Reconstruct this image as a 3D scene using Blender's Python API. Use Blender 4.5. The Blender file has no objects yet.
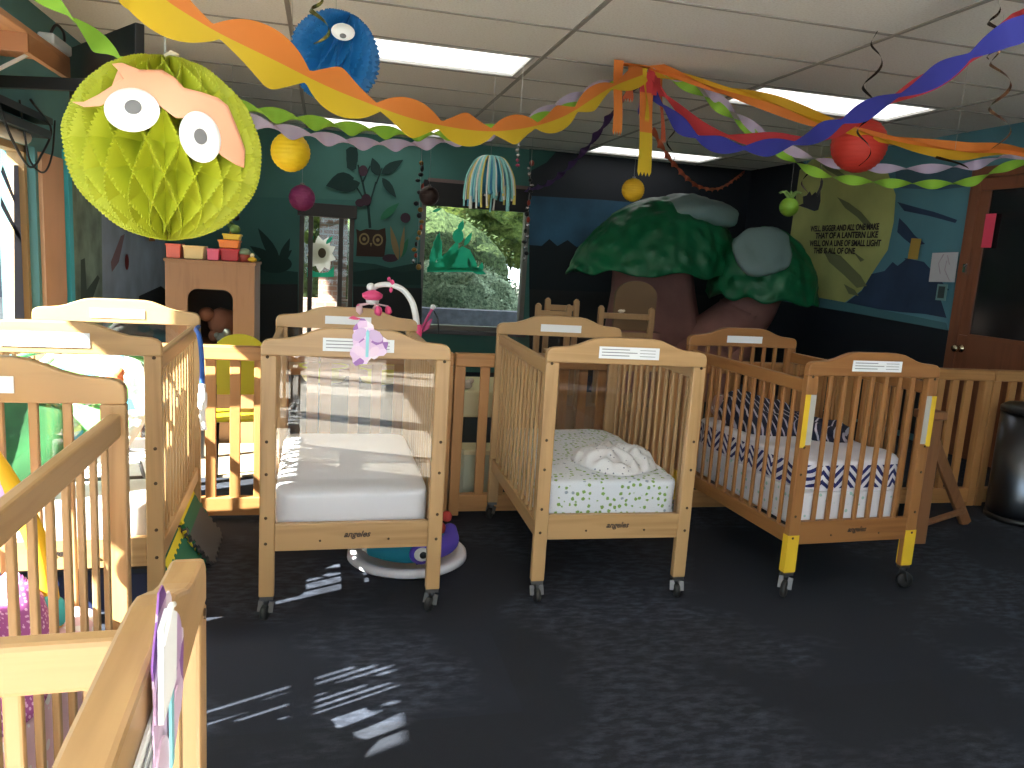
import bpy, bmesh, math, random
from mathutils import Vector, Matrix, noise
random.seed(7)
S = bpy.context.scene
COL = S.collection
PI = math.pi
V = Vector

# ------------------------------------------------------------------ camera
F_PX = 770.69
H = 1.261
PITCH, ROLL, YAW = 0.1621, 0.0623, 0.2429
_f0 = V((math.sin(YAW), math.cos(YAW), 0)); _r0 = V((math.cos(YAW), -math.sin(YAW), 0)); _u0 = V((0, 0, 1))
_f = _f0*math.cos(PITCH) - _u0*math.sin(PITCH); _u = _u0*math.cos(PITCH) + _f0*math.sin(PITCH)
CR = _r0*math.cos(ROLL) + _u*math.sin(ROLL); CU = _u*math.cos(ROLL) - _r0*math.sin(ROLL); CF = _f
cd = bpy.data.cameras.new('camera'); cam = bpy.data.objects.new('camera', cd); COL.objects.link(cam)
cd.sensor_width = 36; cd.lens = F_PX/1024*36; cd.clip_start = 0.02; cd.clip_end = 200
M = Matrix((CR, CU, -CF)).transposed().to_4x4(); M.translation = V((0, 0, H)); cam.matrix_world = M
S.camera = cam

# ------------------------------------------------------------------ world, sun, exposure
S.view_settings.view_transform = 'Standard'
S.view_settings.look = 'None'
S.view_settings.gamma = 1
S.view_settings.use_curve_mapping = False
S.view_settings.exposure = 1.5
w = bpy.data.worlds.new('sky'); S.world = w; w.use_nodes = True
bg = w.node_tree.nodes['Background']; bg.inputs[0].default_value = (0.80, 0.90, 1.0, 1); bg.inputs[1].default_value = 2.6
sd = bpy.data.lights.new('sun', 'SUN'); so = bpy.data.objects.new('sun', sd); COL.objects.link(so)
sd.energy = 24; sd.angle = math.radians(0.6); sd.color = (1, 0.93, 0.82)
EL, AZ = math.radians(39), math.radians(25)
sdir = V((math.cos(AZ)*math.cos(EL), math.sin(AZ)*math.cos(EL), -math.sin(EL)))
so.rotation_euler = sdir.to_track_quat('-Z', 'Y').to_euler(); so.location = (-4, -2, 6)

def ray(px, py): return CR*((px-512)/F_PX) - CU*((py-384)/F_PX) + CF
def at(px, py, X=None, Y=None, Z=None):
    d = ray(px, py)
    t = X/d.x if X is not None else (Y/d.y if Y is not None else (Z-H)/d.z)
    return V((0, 0, H)) + d*t

# ------------------------------------------------------------------ materials
MATS = {}
NT = []
def nodes(name):
    m = bpy.data.materials.new(name); m.use_nodes = True
    nt = m.node_tree; NT.append(nt); return m, nt, nt.nodes['Principled BSDF']
def lk(nt, a, b): nt.links.new(a, b)
def mat(name, c, rough=.6, metal=0, var=0.0, vs=8, bump=0, bs=60, emit=0, spec=.5, trans=0, sheen=0):
    if name in MATS: return MATS[name]
    m, nt, p = nodes(name)
    p.inputs['Base Color'].default_value = (*c, 1); p.inputs['Roughness'].default_value = rough
    p.inputs['Metallic'].default_value = metal; p.inputs['Specular IOR Level'].default_value = spec
    if sheen: p.inputs['Sheen Weight'].default_value = sheen
    tc = nt.nodes.new('ShaderNodeTexCoord')
    if var:
        n = nt.nodes.new('ShaderNodeTexNoise'); n.inputs['Scale'].default_value = vs; n.inputs['Detail'].default_value = 4
        r = nt.nodes.new('ShaderNodeMapRange'); r.inputs['To Min'].default_value = 1-var; r.inputs['To Max'].default_value = 1+var
        r.inputs['From Min'].default_value = .3; r.inputs['From Max'].default_value = .7
        x = nt.nodes.new('ShaderNodeVectorMath'); x.operation = 'SCALE'; x.inputs[0].default_value = c
        lk(nt, tc.outputs['Object'], n.inputs['Vector']); lk(nt, n.outputs['Fac'], r.inputs['Value'])
        lk(nt, r.outputs[0], x.inputs['Scale']); lk(nt, x.outputs[0], p.inputs['Base Color'])
    if bump:
        n = nt.nodes.new('ShaderNodeTexNoise'); n.inputs['Scale'].default_value = bs; n.inputs['Detail'].default_value = 3
        b = nt.nodes.new('ShaderNodeBump'); b.inputs['Strength'].default_value = bump; b.inputs['Distance'].default_value = .01
        lk(nt, tc.outputs['Object'], n.inputs['Vector']); lk(nt, n.outputs['Fac'], b.inputs['Height']); lk(nt, b.outputs[0], p.inputs['Normal'])
    if emit:
        p.inputs['Emission Color'].default_value = (*c, 1); p.inputs['Emission Strength'].default_value = emit
    MATS[name] = m; return m
def wood(name, c1, c2, axis=2, rough=.38, s=1.0):
    if name in MATS: return MATS[name]
    m, nt, p = nodes(name)
    tc = nt.nodes.new('ShaderNodeTexCoord'); mp = nt.nodes.new('ShaderNodeMapping')
    sc = [34*s, 34*s, 34*s]; sc[axis] = 2.2*s; mp.inputs['Scale'].default_value = sc
    n = nt.nodes.new('ShaderNodeTexNoise'); n.inputs['Scale'].default_value = 1; n.inputs['Detail'].default_value = 5; n.inputs['Distortion'].default_value = .6
    mp2 = nt.nodes.new('ShaderNodeMapping'); sc2 = [9*s, 9*s, 9*s]; sc2[axis] = .8*s; mp2.inputs['Scale'].default_value = sc2
    wv = nt.nodes.new('ShaderNodeTexNoise'); wv.inputs['Scale'].default_value = 1; wv.inputs['Detail'].default_value = 2
    ad = nt.nodes.new('ShaderNodeMath'); ad.operation = 'ADD'
    cr = nt.nodes.new('ShaderNodeValToRGB'); cr.color_ramp.elements[0].position = .75; cr.color_ramp.elements[1].position = 1.2
    cr.color_ramp.elements[0].color = (*c1, 1); cr.color_ramp.elements[1].color = (*c2, 1)
    lk(nt, tc.outputs['Object'], mp.inputs[0]); lk(nt, mp.outputs[0], n.inputs['Vector'])
    lk(nt, tc.outputs['Object'], mp2.inputs[0]); lk(nt, mp2.outputs[0], wv.inputs['Vector'])
    lk(nt, n.outputs['Fac'], ad.inputs[0]); lk(nt, wv.outputs['Fac'], ad.inputs[1])
    mu = nt.nodes.new('ShaderNodeMath'); mu.operation = 'MULTIPLY'; mu.inputs[1].default_value = 1.0
    lk(nt, ad.outputs[0], mu.inputs[0]); lk(nt, mu.outputs[0], cr.inputs[0]); lk(nt, cr.outputs[0], p.inputs['Base Color'])
    cr.color_ramp.elements[1].position = 1.0; cr.color_ramp.elements[0].position = .6
    p.inputs['Roughness'].default_value = rough
    b = nt.nodes.new('ShaderNodeBump'); b.inputs['Strength'].default_value = .08; b.inputs['Distance'].default_value = .005
    lk(nt, n.outputs['Fac'], b.inputs['Height']); lk(nt, b.outputs[0], p.inputs['Normal'])
    MATS[name] = m; return m
def glass(name, tint=(1, 1, 1), refl=1.0, rough=.0):
    if name in MATS: return MATS[name]
    m = bpy.data.materials.new(name); m.use_nodes = True; nt = m.node_tree; nt.nodes.clear()
    o = nt.nodes.new('ShaderNodeOutputMaterial'); t = nt.nodes.new('ShaderNodeBsdfTransparent'); g = nt.nodes.new('ShaderNodeBsdfGlossy')
    t.inputs[0].default_value = (*tint, 1); g.inputs['Roughness'].default_value = rough
    fr = nt.nodes.new('ShaderNodeFresnel'); fr.inputs[0].default_value = 1.49
    mu = nt.nodes.new('ShaderNodeMath'); mu.operation = 'MULTIPLY'; mu.inputs[1].default_value = refl; mu.use_clamp = True
    mx = nt.nodes.new('ShaderNodeMixShader'); ge = nt.nodes.new('ShaderNodeNewGeometry'); iv = nt.nodes.new('ShaderNodeMath'); iv.operation = 'SUBTRACT'; iv.inputs[0].default_value = 1; lk(nt, ge.outputs['Backfacing'], iv.inputs[1])
    m3 = nt.nodes.new('ShaderNodeMath'); m3.operation = 'MULTIPLY'; lk(nt, fr.outputs[0], m3.inputs[0]); lk(nt, iv.outputs[0], m3.inputs[1])   # a thin sheet reflects once, on the face the ray enters
    lk(nt, m3.outputs[0], mu.inputs[0]); lk(nt, mu.outputs[0], mx.inputs[0])
    lk(nt, t.outputs[0], mx.inputs[1]); lk(nt, g.outputs[0], mx.inputs[2]); lk(nt, mx.outputs[0], o.inputs[0])
    MATS[name] = m; return m

WC1, WC2 = (0.30, 0.165, 0.068), (0.46, 0.285, 0.132)
WZ = wood('pine_upright', WC1, WC2, 2); WX = wood('pine_across', WC1, WC2, 0); WY = wood('pine_lengthwise', WC1, WC2, 1)
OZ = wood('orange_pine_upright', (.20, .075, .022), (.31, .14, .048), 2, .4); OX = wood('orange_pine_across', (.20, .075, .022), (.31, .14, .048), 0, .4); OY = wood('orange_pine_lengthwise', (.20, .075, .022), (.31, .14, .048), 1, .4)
FZ = wood('fence_wood_upright', (0.29, .125, .042), (0.45, .22, .08), 2, .45); FX = wood('fence_wood_across', (0.29, .125, .042), (0.45, .22, .08), 0, .45)
BZ = wood('brown_wood', (0.17, .07, .032), (0.26, .115, .05), 2, .5)
ACR = glass('clear_acrylic', (.98, .98, .985), 1.7); PANE = glass('window_glass', (.95, .98, .97), .8)
WHITE = mat('white_plastic', (.78, .78, .78), .35); BLACK = mat('black_plastic', (.012, .012, .013), .4)
STEEL = mat('steel', (.16, .16, .17), .5, 1); RUBBER = mat('black_rubber', (.015, .015, .016), .55)
PAPER = mat('white_paper', (.80, .82, .86), .7); INK = mat('grey_print', (.25, .26, .29), .8); DARKINK = mat('black_lettering', (.03, .02, .018), .6)
SCREW = mat('dark_screw', (.09, .055, .03), .35, .6)

# ------------------------------------------------------------------ mesh helpers
class MB:
    def __init__(s): s.v = []; s.f = []; s.m = []; s.sm = []
    def add(s, vs, fs, mi=0, smooth=False):
        o = len(s.v); s.v += [tuple(p) for p in vs]; s.f += [tuple(i+o for i in f) for f in fs]; s.m += [mi]*len(fs); s.sm += [smooth]*len(fs); return s
    def box(s, a, b, mi=0):
        (x0, y0, z0), (x1, y1, z1) = a, b
        x0, x1 = min(x0, x1), max(x0, x1); y0, y1 = min(y0, y1), max(y0, y1); z0, z1 = min(z0, z1), max(z0, z1)
        vs = [(x0,y0,z0),(x1,y0,z0),(x1,y1,z0),(x0,y1,z0),(x0,y0,z1),(x1,y0,z1),(x1,y1,z1),(x0,y1,z1)]
        return s.add(vs, [(0,3,2,1),(4,5,6,7),(0,1,5,4),(1,2,6,5),(2,3,7,6),(3,0,4,7)], mi)
    def beam(s, p, q, wd, th, up=(0,0,1), mi=0):
        p, q = V(p), V(q); d = (q-p).normalized(); a = d.cross(V(up))
        if a.length < 1e-4: a = d.cross(V((0,1,0)))
        a.normalize(); b = a.cross(d).normalized()
        vs = [c+a*i*wd/2+b*j*th/2 for c in (p, q) for i, j in ((-1,-1),(1,-1),(1,1),(-1,1))]
        return s.add(vs, [(0,1,2,3),(7,6,5,4),(0,4,5,1),(1,5,6,2),(2,6,7,3),(3,7,4,0)], mi)
    def tube(s, pts, r, n=8, mi=0, closed=False):
        pts = [V(p) for p in pts]; N = len(pts); rr = r if isinstance(r, (list, tuple)) else [r]*N
        vs = []; a = None
        for i, p in enumerate(pts):
            d = (pts[(i+1) % N]-pts[i-1]) if closed else (pts[min(i+1, N-1)]-pts[max(i-1, 0)])
            d.normalize()
            if a is None:
                a = d.cross(V((0,0,1)))
                if a.length < .05: a = d.cross(V((0,1,0)))
            a = (a - d*a.dot(d)).normalized(); b = d.cross(a)
            vs += [p+(a*math.cos(2*PI*k/n)+b*math.sin(2*PI*k/n))*rr[i] for k in range(n)]
        fs = [(i*n+k, i*n+(k+1) % n, ((i+1) % N)*n+(k+1) % n, ((i+1) % N)*n+k) for i in range(N if closed else N-1) for k in range(n)]
        if not closed: fs += [tuple(range(n))[::-1], tuple((N-1)*n+k for k in range(n))]
        return s.add(vs, fs, mi, True)
    def lathe(s, prof, n=24, c=(0,0,0), axis='z', mi=0, sc=(1,1)):
        vs = []
        for r, z in prof:
            for k in range(n):
                x, y = r*math.cos(2*PI*k/n)*sc[0], r*math.sin(2*PI*k/n)*sc[1]
                p = (x, y, z) if axis == 'z' else ((x, z, y) if axis == 'y' else (z, x, y))
                vs.append((p[0]+c[0], p[1]+c[1], p[2]+c[2]))
        N = len(prof)
        fs = [(i*n+k, i*n+(k+1) % n, (i+1)*n+(k+1) % n, (i+1)*n+k) for i in range(N-1) for k in range(n)]
        fs += [tuple(range(n))[::-1], tuple((N-1)*n+k for k in range(n))]
        return s.add(vs, fs, mi, True)
    def ell(s, c, r, n=16, m=10, mi=0, e=1.0, amp=0, seed=0, fq=6):
        def pw(x): return math.copysign(abs(x)**e, x)
        vs = []; c = V(c)
        for i in range(m+1):
            ph = -PI/2+PI*i/m
            for k in range(n):
                th = 2*PI*k/n
                d = V((pw(math.cos(ph))*pw(math.cos(th)), pw(math.cos(ph))*pw(math.sin(th)), pw(math.sin(ph))))
                p = V((d.x*r[0], d.y*r[1], d.z*r[2]))
                if amp: p += d*amp*noise.fractal((p+V((seed, seed*2, 0)))*fq, 1, 2, 3)
                vs.append(c+p)
        fs = [(i*n+k, i*n+(k+1) % n, (i+1)*n+(k+1) % n, (i+1)*n+k) for i in range(m) for k in range(n)]
        return s.add(vs, fs, mi, True)
    def prism(s, poly, t, plane='xz', off=0, mi=0, o=(0,0,0)):
        """outline in a plane, given a thickness t along the third axis, starting at off"""
        n = len(poly)
        def P(a, b, c):
            q = {'xz': (a, c, b), 'xy': (a, b, c), 'yz': (c, a, b)}[plane]
            return (q[0]+o[0], q[1]+o[1], q[2]+o[2])
        vs = [P(a, b, off) for a, b in poly]+[P(a, b, off+t) for a, b in poly]
        fs = [tuple(range(n)), tuple(range(n, 2*n))[::-1]]+[(i, i+n, (i+1) % n+n, (i+1) % n) for i in range(n)]
        return s.add(vs, fs, mi)
    def xf(s, M, i0=0):
        s.v = s.v[:i0]+[tuple(M @ V(p)) for p in s.v[i0:]]; return s
    def build(s, name, mats, parent=None, bevel=0, recalc=True):
        me = bpy.data.meshes.new(name); me.from_pydata(s.v, [], s.f)
        for m in (mats if isinstance(mats, (list, tuple)) else [mats]): me.materials.append(m)
        me.polygons.foreach_set('material_index', s.m); me.polygons.foreach_set('use_smooth', s.sm)
        if recalc:
            b = bmesh.new(); b.from_mesh(me); bmesh.ops.remove_doubles(b, verts=b.verts, dist=1e-6)
            bmesh.ops.recalc_face_normals(b, faces=b.faces); b.to_mesh(me); b.free()
        me.update()
        o = bpy.data.objects.new(name, me); COL.objects.link(o)
        if parent: o.parent = parent
        if bevel:
            md = o.modifiers.new('bevel', 'BEVEL'); md.width = bevel; md.segments = 2; md.limit_method = 'ANGLE'; md.angle_limit = .6
        return o
def tag(o, label=None, cat=None, group=None, kind=None):
    if label: o['label'] = label
    if cat: o['category'] = cat
    if group: o['group'] = group
    if kind: o['kind'] = kind
    return o
def empty(name, loc, rz=0, label=None, cat=None, group=None):
    o = bpy.data.objects.new(name, None); COL.objects.link(o); o.location = loc; o.rotation_euler = (0, 0, rz); o.empty_display_size = .1
    return tag(o, label, cat, group)
def struct(o): o['kind'] = 'structure'; return o
def text_mesh(name, s, size, mt, parent, M, italic=0, bold=0, thick=.0004, align='CENTER'):
    c = bpy.data.curves.new(name, 'FONT'); c.body = s; c.size = size; c.align_x = align; c.align_y = 'CENTER'; c.shear = italic; c.offset = bold; c.extrude = thick
    t = bpy.data.objects.new(name, c); COL.objects.link(t); bpy.context.view_layer.update()
    me = bpy.data.meshes.new_from_object(t.evaluated_get(bpy.context.evaluated_depsgraph_get()))
    bpy.data.objects.remove(t); me.transform(M); me.materials.clear(); me.materials.append(mt)
    o = bpy.data.objects.new(name, me); COL.objects.link(o)
    if parent: o.parent = parent
    return o
def spline(pts, n=12):
    pts = [V(p) for p in pts]; P = [pts[0]*2-pts[1]]+pts+[pts[-1]*2-pts[-2]]; out = []
    for i in range(1, len(P)-2):
        a, b, c, d = P[i-1:i+3]
        for k in range(n):
            t = k/n; out.append(.5*((2*b)+(c-a)*t+(2*a-5*b+4*c-d)*t*t+(3*b-a-3*c+d)*t**3))
    return out+[pts[-1]]

# ================================================================== ROOM
XL, XR, YB, YS, ZC = -1.5, 4.65, 8.2, -3.0, 2.4
def wall_mesh(axis, c, th, a0, a1, z0, z1, holes, mt, name):
    As = sorted({a0, a1, *[h[0] for h in holes], *[h[1] for h in holes]}); Zs = sorted({z0, z1, *[h[2] for h in holes], *[h[3] for h in holes]})
    b = MB()
    for i in range(len(As)-1):
        for j in range(len(Zs)-1):
            am, zm = (As[i]+As[i+1])/2, (Zs[j]+Zs[j+1])/2
            if any(h[0] < am < h[1] and h[2] < zm < h[3] for h in holes): continue
            if axis == 'y': b.box((As[i], c, Zs[j]), (As[i+1], c+th, Zs[j+1]))
            else: b.box((c, As[i], Zs[j]), (c+th, As[i+1], Zs[j+1]))
    return struct(b.build(name, mt))
TEAL = mat('teal_wall_paint', (.065, .20, .175), .75, var=.12, vs=1.5)
NAVYW = mat('navy_wall_paint', (.007, .010, .017), .6, var=.3, vs=2)
GREYW = mat('dark_wall_paint', (.008, .011, .012), .6)
W2 = (0.95, 2.12, .45, 1.97); W1 = (-.27, .27, .15, 1.67)
wall_back = wall_mesh('y', YB, .18, XL-.18, XR+.18, 0, ZC, [W1, W2], TEAL, 'wall_back')
LW = [(-2.85, -1.5, .3, 2.2), (-1.35, -.05, .3, 2.2), (.28, .87, .7, 1.5), (.94, 1.50, .8, 1.70), (1.95, 2.75, .5, 1.85), (2.88, 3.38, .5, 1.95), (3.5, 4.66, .55, 1.68)]
wall_left = wall_mesh('x', XL-.18, .18, YS, YB, 0, ZC, LW, mat('left_wall_paint', (.10, .26, .27), .75, var=.12, vs=2), 'wall_left')
wall_right = wall_mesh('x', XR, .18, YS, YB, 0, ZC, [], mat('right_wall_paint', (.09, .24, .30), .7, var=.15, vs=1.2), 'wall_right')
wall_south = wall_mesh('y', YS-.18, .18, XL-.18, XR+.18, 0, ZC, [(-1.4, 1.0, .3, 2.2)], mat('cream_wall_paint', (.34, .32, .30), .8), 'wall_south')

# carpet
m, nt, p = nodes('carpet_tiles'); MATS['carpet'] = m
tc = nt.nodes.new('ShaderNodeTexCoord')
def N(t, **k):
    n = NT[-1].nodes.new(t)
    for a, b in k.items():
        if a in n.inputs: n.inputs[a].default_value = b
        else: setattr(n, a, b)
    return n
br = N('ShaderNodeTexBrick', Scale=1.0); br.inputs['Brick Width'].default_value = .95; br.inputs['Row Height'].default_value = .48
br.inputs['Mortar Size'].default_value = .0; br.inputs['Color1'].default_value = (.30, .30, .30, 1); br.inputs['Color2'].default_value = (1, 1, 1, 1); br.offset = .4
lk(nt, tc.outputs['Object'], br.inputs['Vector'])
mp = N('ShaderNodeMapping'); mp.inputs['Scale'].default_value = (16, 38, 1); mp.inputs['Rotation'].default_value = (0, 0, .25)
lk(nt, tc.outputs['Object'], mp.inputs[0])
n1 = N('ShaderNodeTexNoise', Scale=1.0, Detail=3.0, Roughness=.6); lk(nt, mp.outputs[0], n1.inputs['Vector'])
n2 = N('ShaderNodeTexNoise', Scale=1.3, Detail=3.0); lk(nt, tc.outputs['Object'], n2.inputs['Vector'])
n3 = N('ShaderNodeTexNoise', Scale=300.0, Detail=2.0); lk(nt, tc.outputs['Object'], n3.inputs['Vector'])
r1 = N('ShaderNodeMapRange'); r1.inputs[1].default_value = .42; r1.inputs[2].default_value = .68; r1.inputs[3].default_value = 0; r1.inputs[4].default_value = 1; lk(nt, n1.outputs['Fac'], r1.inputs[0])
r2 = N('ShaderNodeMapRange'); r2.inputs[1].default_value = .47; r2.inputs[2].default_value = .54; lk(nt, n2.outputs['Fac'], r2.inputs[0])
mm = N('ShaderNodeMath', operation='MULTIPLY'); lk(nt, r1.outputs[0], mm.inputs[0]); lk(nt, r2.outputs[0], mm.inputs[1])
cr = N('ShaderNodeValToRGB'); cr.color_ramp.elements[0].color = (.0040, .0078, .020, 1); cr.color_ramp.elements[1].color = (.040, .050, .080, 1)
lk(nt, mm.outputs[0], cr.inputs[0])
mb = N('ShaderNodeMix', data_type='RGBA', blend_type='MULTIPLY'); mb.inputs[0].default_value = .5
lk(nt, cr.outputs[0], mb.inputs[6]); lk(nt, br.outputs['Color'], mb.inputs[7])
gr = N('ShaderNodeMapRange'); gr.inputs[1].default_value = .3; gr.inputs[2].default_value = .7; gr.inputs[3].default_value = .55; gr.inputs[4].default_value = 1.45; lk(nt, n3.outputs['Fac'], gr.inputs[0])
vm = N('ShaderNodeVectorMath', operation='SCALE'); lk(nt, mb.outputs[2], vm.inputs[0]); lk(nt, gr.outputs[0], vm.inputs['Scale'])
lk(nt, vm.outputs[0], p.inputs['Base Color']); p.inputs['Roughness'].default_value = .9
bp = N('ShaderNodeBump', Strength=.3, Distance=.004); lk(nt, n3.outputs['Fac'], bp.inputs['Height']); lk(nt, bp.outputs[0], p.inputs['Normal'])
VY = .95
struct(MB().box((XL-.18, VY, -.1), (XR+.18, YB+.18, 0)).build('floor', m))
struct(MB().box((1.3, YS-.18, -.1), (XR+.18, VY, 0)).build('floor', m))
struct(MB().box((XL-.18, YS-.18, -.1), (1.3, VY, 0)).build('floor', mat('pale_vinyl_floor', (.84, .76, .70), .35, var=.1, vs=3)))

# ceiling: tiles and T-bar grid in one material
m, nt, p = nodes('ceiling_tiles')
tc = nt.nodes.new('ShaderNodeTexCoord'); n = N('ShaderNodeTexNoise', Scale=90.0, Detail=3.0); lk(nt, tc.outputs['Object'], n.inputs['Vector'])
cr = N('ShaderNodeValToRGB'); cr.color_ramp.elements[0].position = .3; cr.color_ramp.elements[0].color = (.80, .76, .71, 1); cr.color_ramp.elements[1].position = .55; cr.color_ramp.elements[1].color = (.90, .87, .83, 1)
lk(nt, n.outputs['Fac'], cr.inputs[0]); lk(nt, cr.outputs[0], p.inputs['Base Color']); p.inputs['Roughness'].default_value = .85
bp = N('ShaderNodeBump', Strength=.2, Distance=.003); lk(nt, n.outputs['Fac'], bp.inputs['Height']); lk(nt, bp.outputs[0], p.inputs['Normal'])
CT = m
GX0, GY0, TX, TY = -.21, .46, 1.385, .58     # tile grid origin and pitch
cells = [(0, 7), (2, 7), (2, 12), (0, 12), (0, 1), (2, 1), (0, -4), (2, -4)]
def cell(i, j): return (GX0+i*TX, GX0+(i+1)*TX, GY0+j*TY-.03, GY0+(j+1)*TY-.03)
hole = []
for i, j in cells:
    x0, x1, y0, y1 = cell(i, j); hole.append((x0+.04, x1-.04, y0+.03, y1-.03))
xs = sorted({XL-.18, XR+.18, *[h[0] for h in hole], *[h[1] for h in hole]}); ys = sorted({YS-.18, YB+.18, *[h[2] for h in hole], *[h[3] for h in hole]})
b = MB()
for i in range(len(xs)-1):
    for j in range(len(ys)-1):
        xm, ym = (xs[i]+xs[i+1])/2, (ys[j]+ys[j+1])/2
        if any(h[0] < xm < h[1] and h[2] < ym < h[3] for h in hole): continue
        b.box((xs[i], ys[j], ZC), (xs[i+1], ys[j+1], ZC+.1))
ceil = struct(b.build('ceiling', CT))
b = MB()
for i in range(-1, 5):
    x = GX0+i*TX
    if XL < x < XR: b.box((x-.012, YS, ZC-.006), (x+.012, YB, ZC-.0005))
for j in range(-6, 15):
    y = GY0+j*TY-.03
    if YS < y < YB: b.box((XL, y-.009, ZC-.005), (XR, y+.009, ZC-.0005))
o = b.build('ceiling_grid', mat('ceiling_grid', (.36, .33, .30), .5), ceil)
EM = mat('fluorescent_diffuser', (1, .985, .95), .4, emit=.62)
lab = ['nearest lit fluorescent ceiling panel, left, behind the blue ball', 'lit fluorescent ceiling panel at right, behind the blue and red streamers',
       'far lit fluorescent ceiling panel behind the hanging yellow streamer', 'far left lit fluorescent ceiling panel above the green and white streamers']
for k, (i, j) in enumerate(cells):
    x0, x1, y0, y1 = hole[k]
    t = empty('ceiling_light', ((x0+x1)/2, (y0+y1)/2, ZC), 0, lab[k] if k < 4 else 'lit fluorescent ceiling panel behind the camera position', 'ceiling light', 'fluorescent ceiling panels')
    cx, cy = (x0+x1)/2, (y0+y1)/2; hx, hy = (x1-x0)/2, (y1-y0)/2
    MB().box((-hx, -hy, .012), (hx, hy, .02)).build('diffuser', EM, t)
    f = MB()
    for a, bb in (((-hx, -hy), (hx, -hy+.015)), ((-hx, hy-.015), (hx, hy)), ((-hx, -hy), (-hx+.015, hy)), ((hx-.015, -hy), (hx, hy))): f.box((a[0], a[1], -.004), (bb[0], bb[1], .03))
    f.build('frame', mat('white_metal', (.6, .6, .58), .5), t)
    MB().box((-hx, -hy, .05), (hx, hy, .1)).build('housing', WHITE, t)

# ------------------------------------------------------------------ painted murals (flat paint on the walls)
def paint(name, parent, polys, X=None, Y=None, base=.002):
    """polys: (material, [(px,py)...]) traced on the wall plane"""
    b = MB(); ms = []
    for k, (mt, pts) in enumerate(polys):
        if mt not in ms: ms.append(mt)
        e = base+.0012*k
        if Y is not None:
            P = [at(x, y, Y=Y) for x, y in pts]; b.add([(q.x, Y-e, q.z) for q in P], [tuple(range(len(P)))], ms.index(mt))
        else:
            P = [at(x, y, X=X) for x, y in pts]; b.add([(X-e if X > 0 else X+e, q.y, q.z) for q in P], [tuple(range(len(P)))], ms.index(mt))
    return b.build(name, ms, parent, recalc=False)
def ellp(cx, cy, a, c, rot=0, n=20):
    return [(cx+a*math.cos(t)*math.cos(rot)-c*math.sin(t)*math.sin(rot), cy+a*math.cos(t)*math.sin(rot)+c*math.sin(t)*math.cos(rot)) for t in [2*PI*k/n for k in range(n)]]
def leafp(x0, y0, x1, y1, wd):
    dx, dy = x1-x0, y1-y0; L = math.hypot(dx, dy); nx, ny = -dy/L, dx/L; T = [0, .12, .3, .5, .7, .88]
    up = [(x0+dx*t+nx*wd*math.sin(PI*t**.8), y0+dy*t+ny*wd*math.sin(PI*t**.8)) for t in T]
    dn = [(x0+dx*t-nx*wd*math.sin(PI*t**.8), y0+dy*t-ny*wd*math.sin(PI*t**.8)) for t in T[1:][::-1]]
    return up+[(x1, y1)]+dn
def linep(x0, y0, x1, y1, wd):
    dx, dy = x1-x0, y1-y0; L = math.hypot(dx, dy); nx, ny = -dy/L*wd/2, dx/L*wd/2
    return [(x0+nx, y0+ny), (x1+nx, y1+ny), (x1-nx, y1-ny), (x0-nx, y0-ny)]
DG = mat('mural_dark_green', (.010, .042, .036), .8); DG2 = mat('mural_green', (.03, .11, .09), .8); HILL = mat('mural_hill', (.02, .068, .058), .8, var=.2, vs=3)
OWL = mat('mural_brown', (.045, .022, .012), .8); CRM = mat('mural_cream', (.30, .22, .10), .8); PLUM = mat('mural_plum', (.06, .03, .045), .8)
LF = mat('mural_leaf', (.03, .2, .1), .8); GLOW = mat('mural_pale_teal', (.085, .235, .20), .8, var=.1, vs=2)
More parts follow.
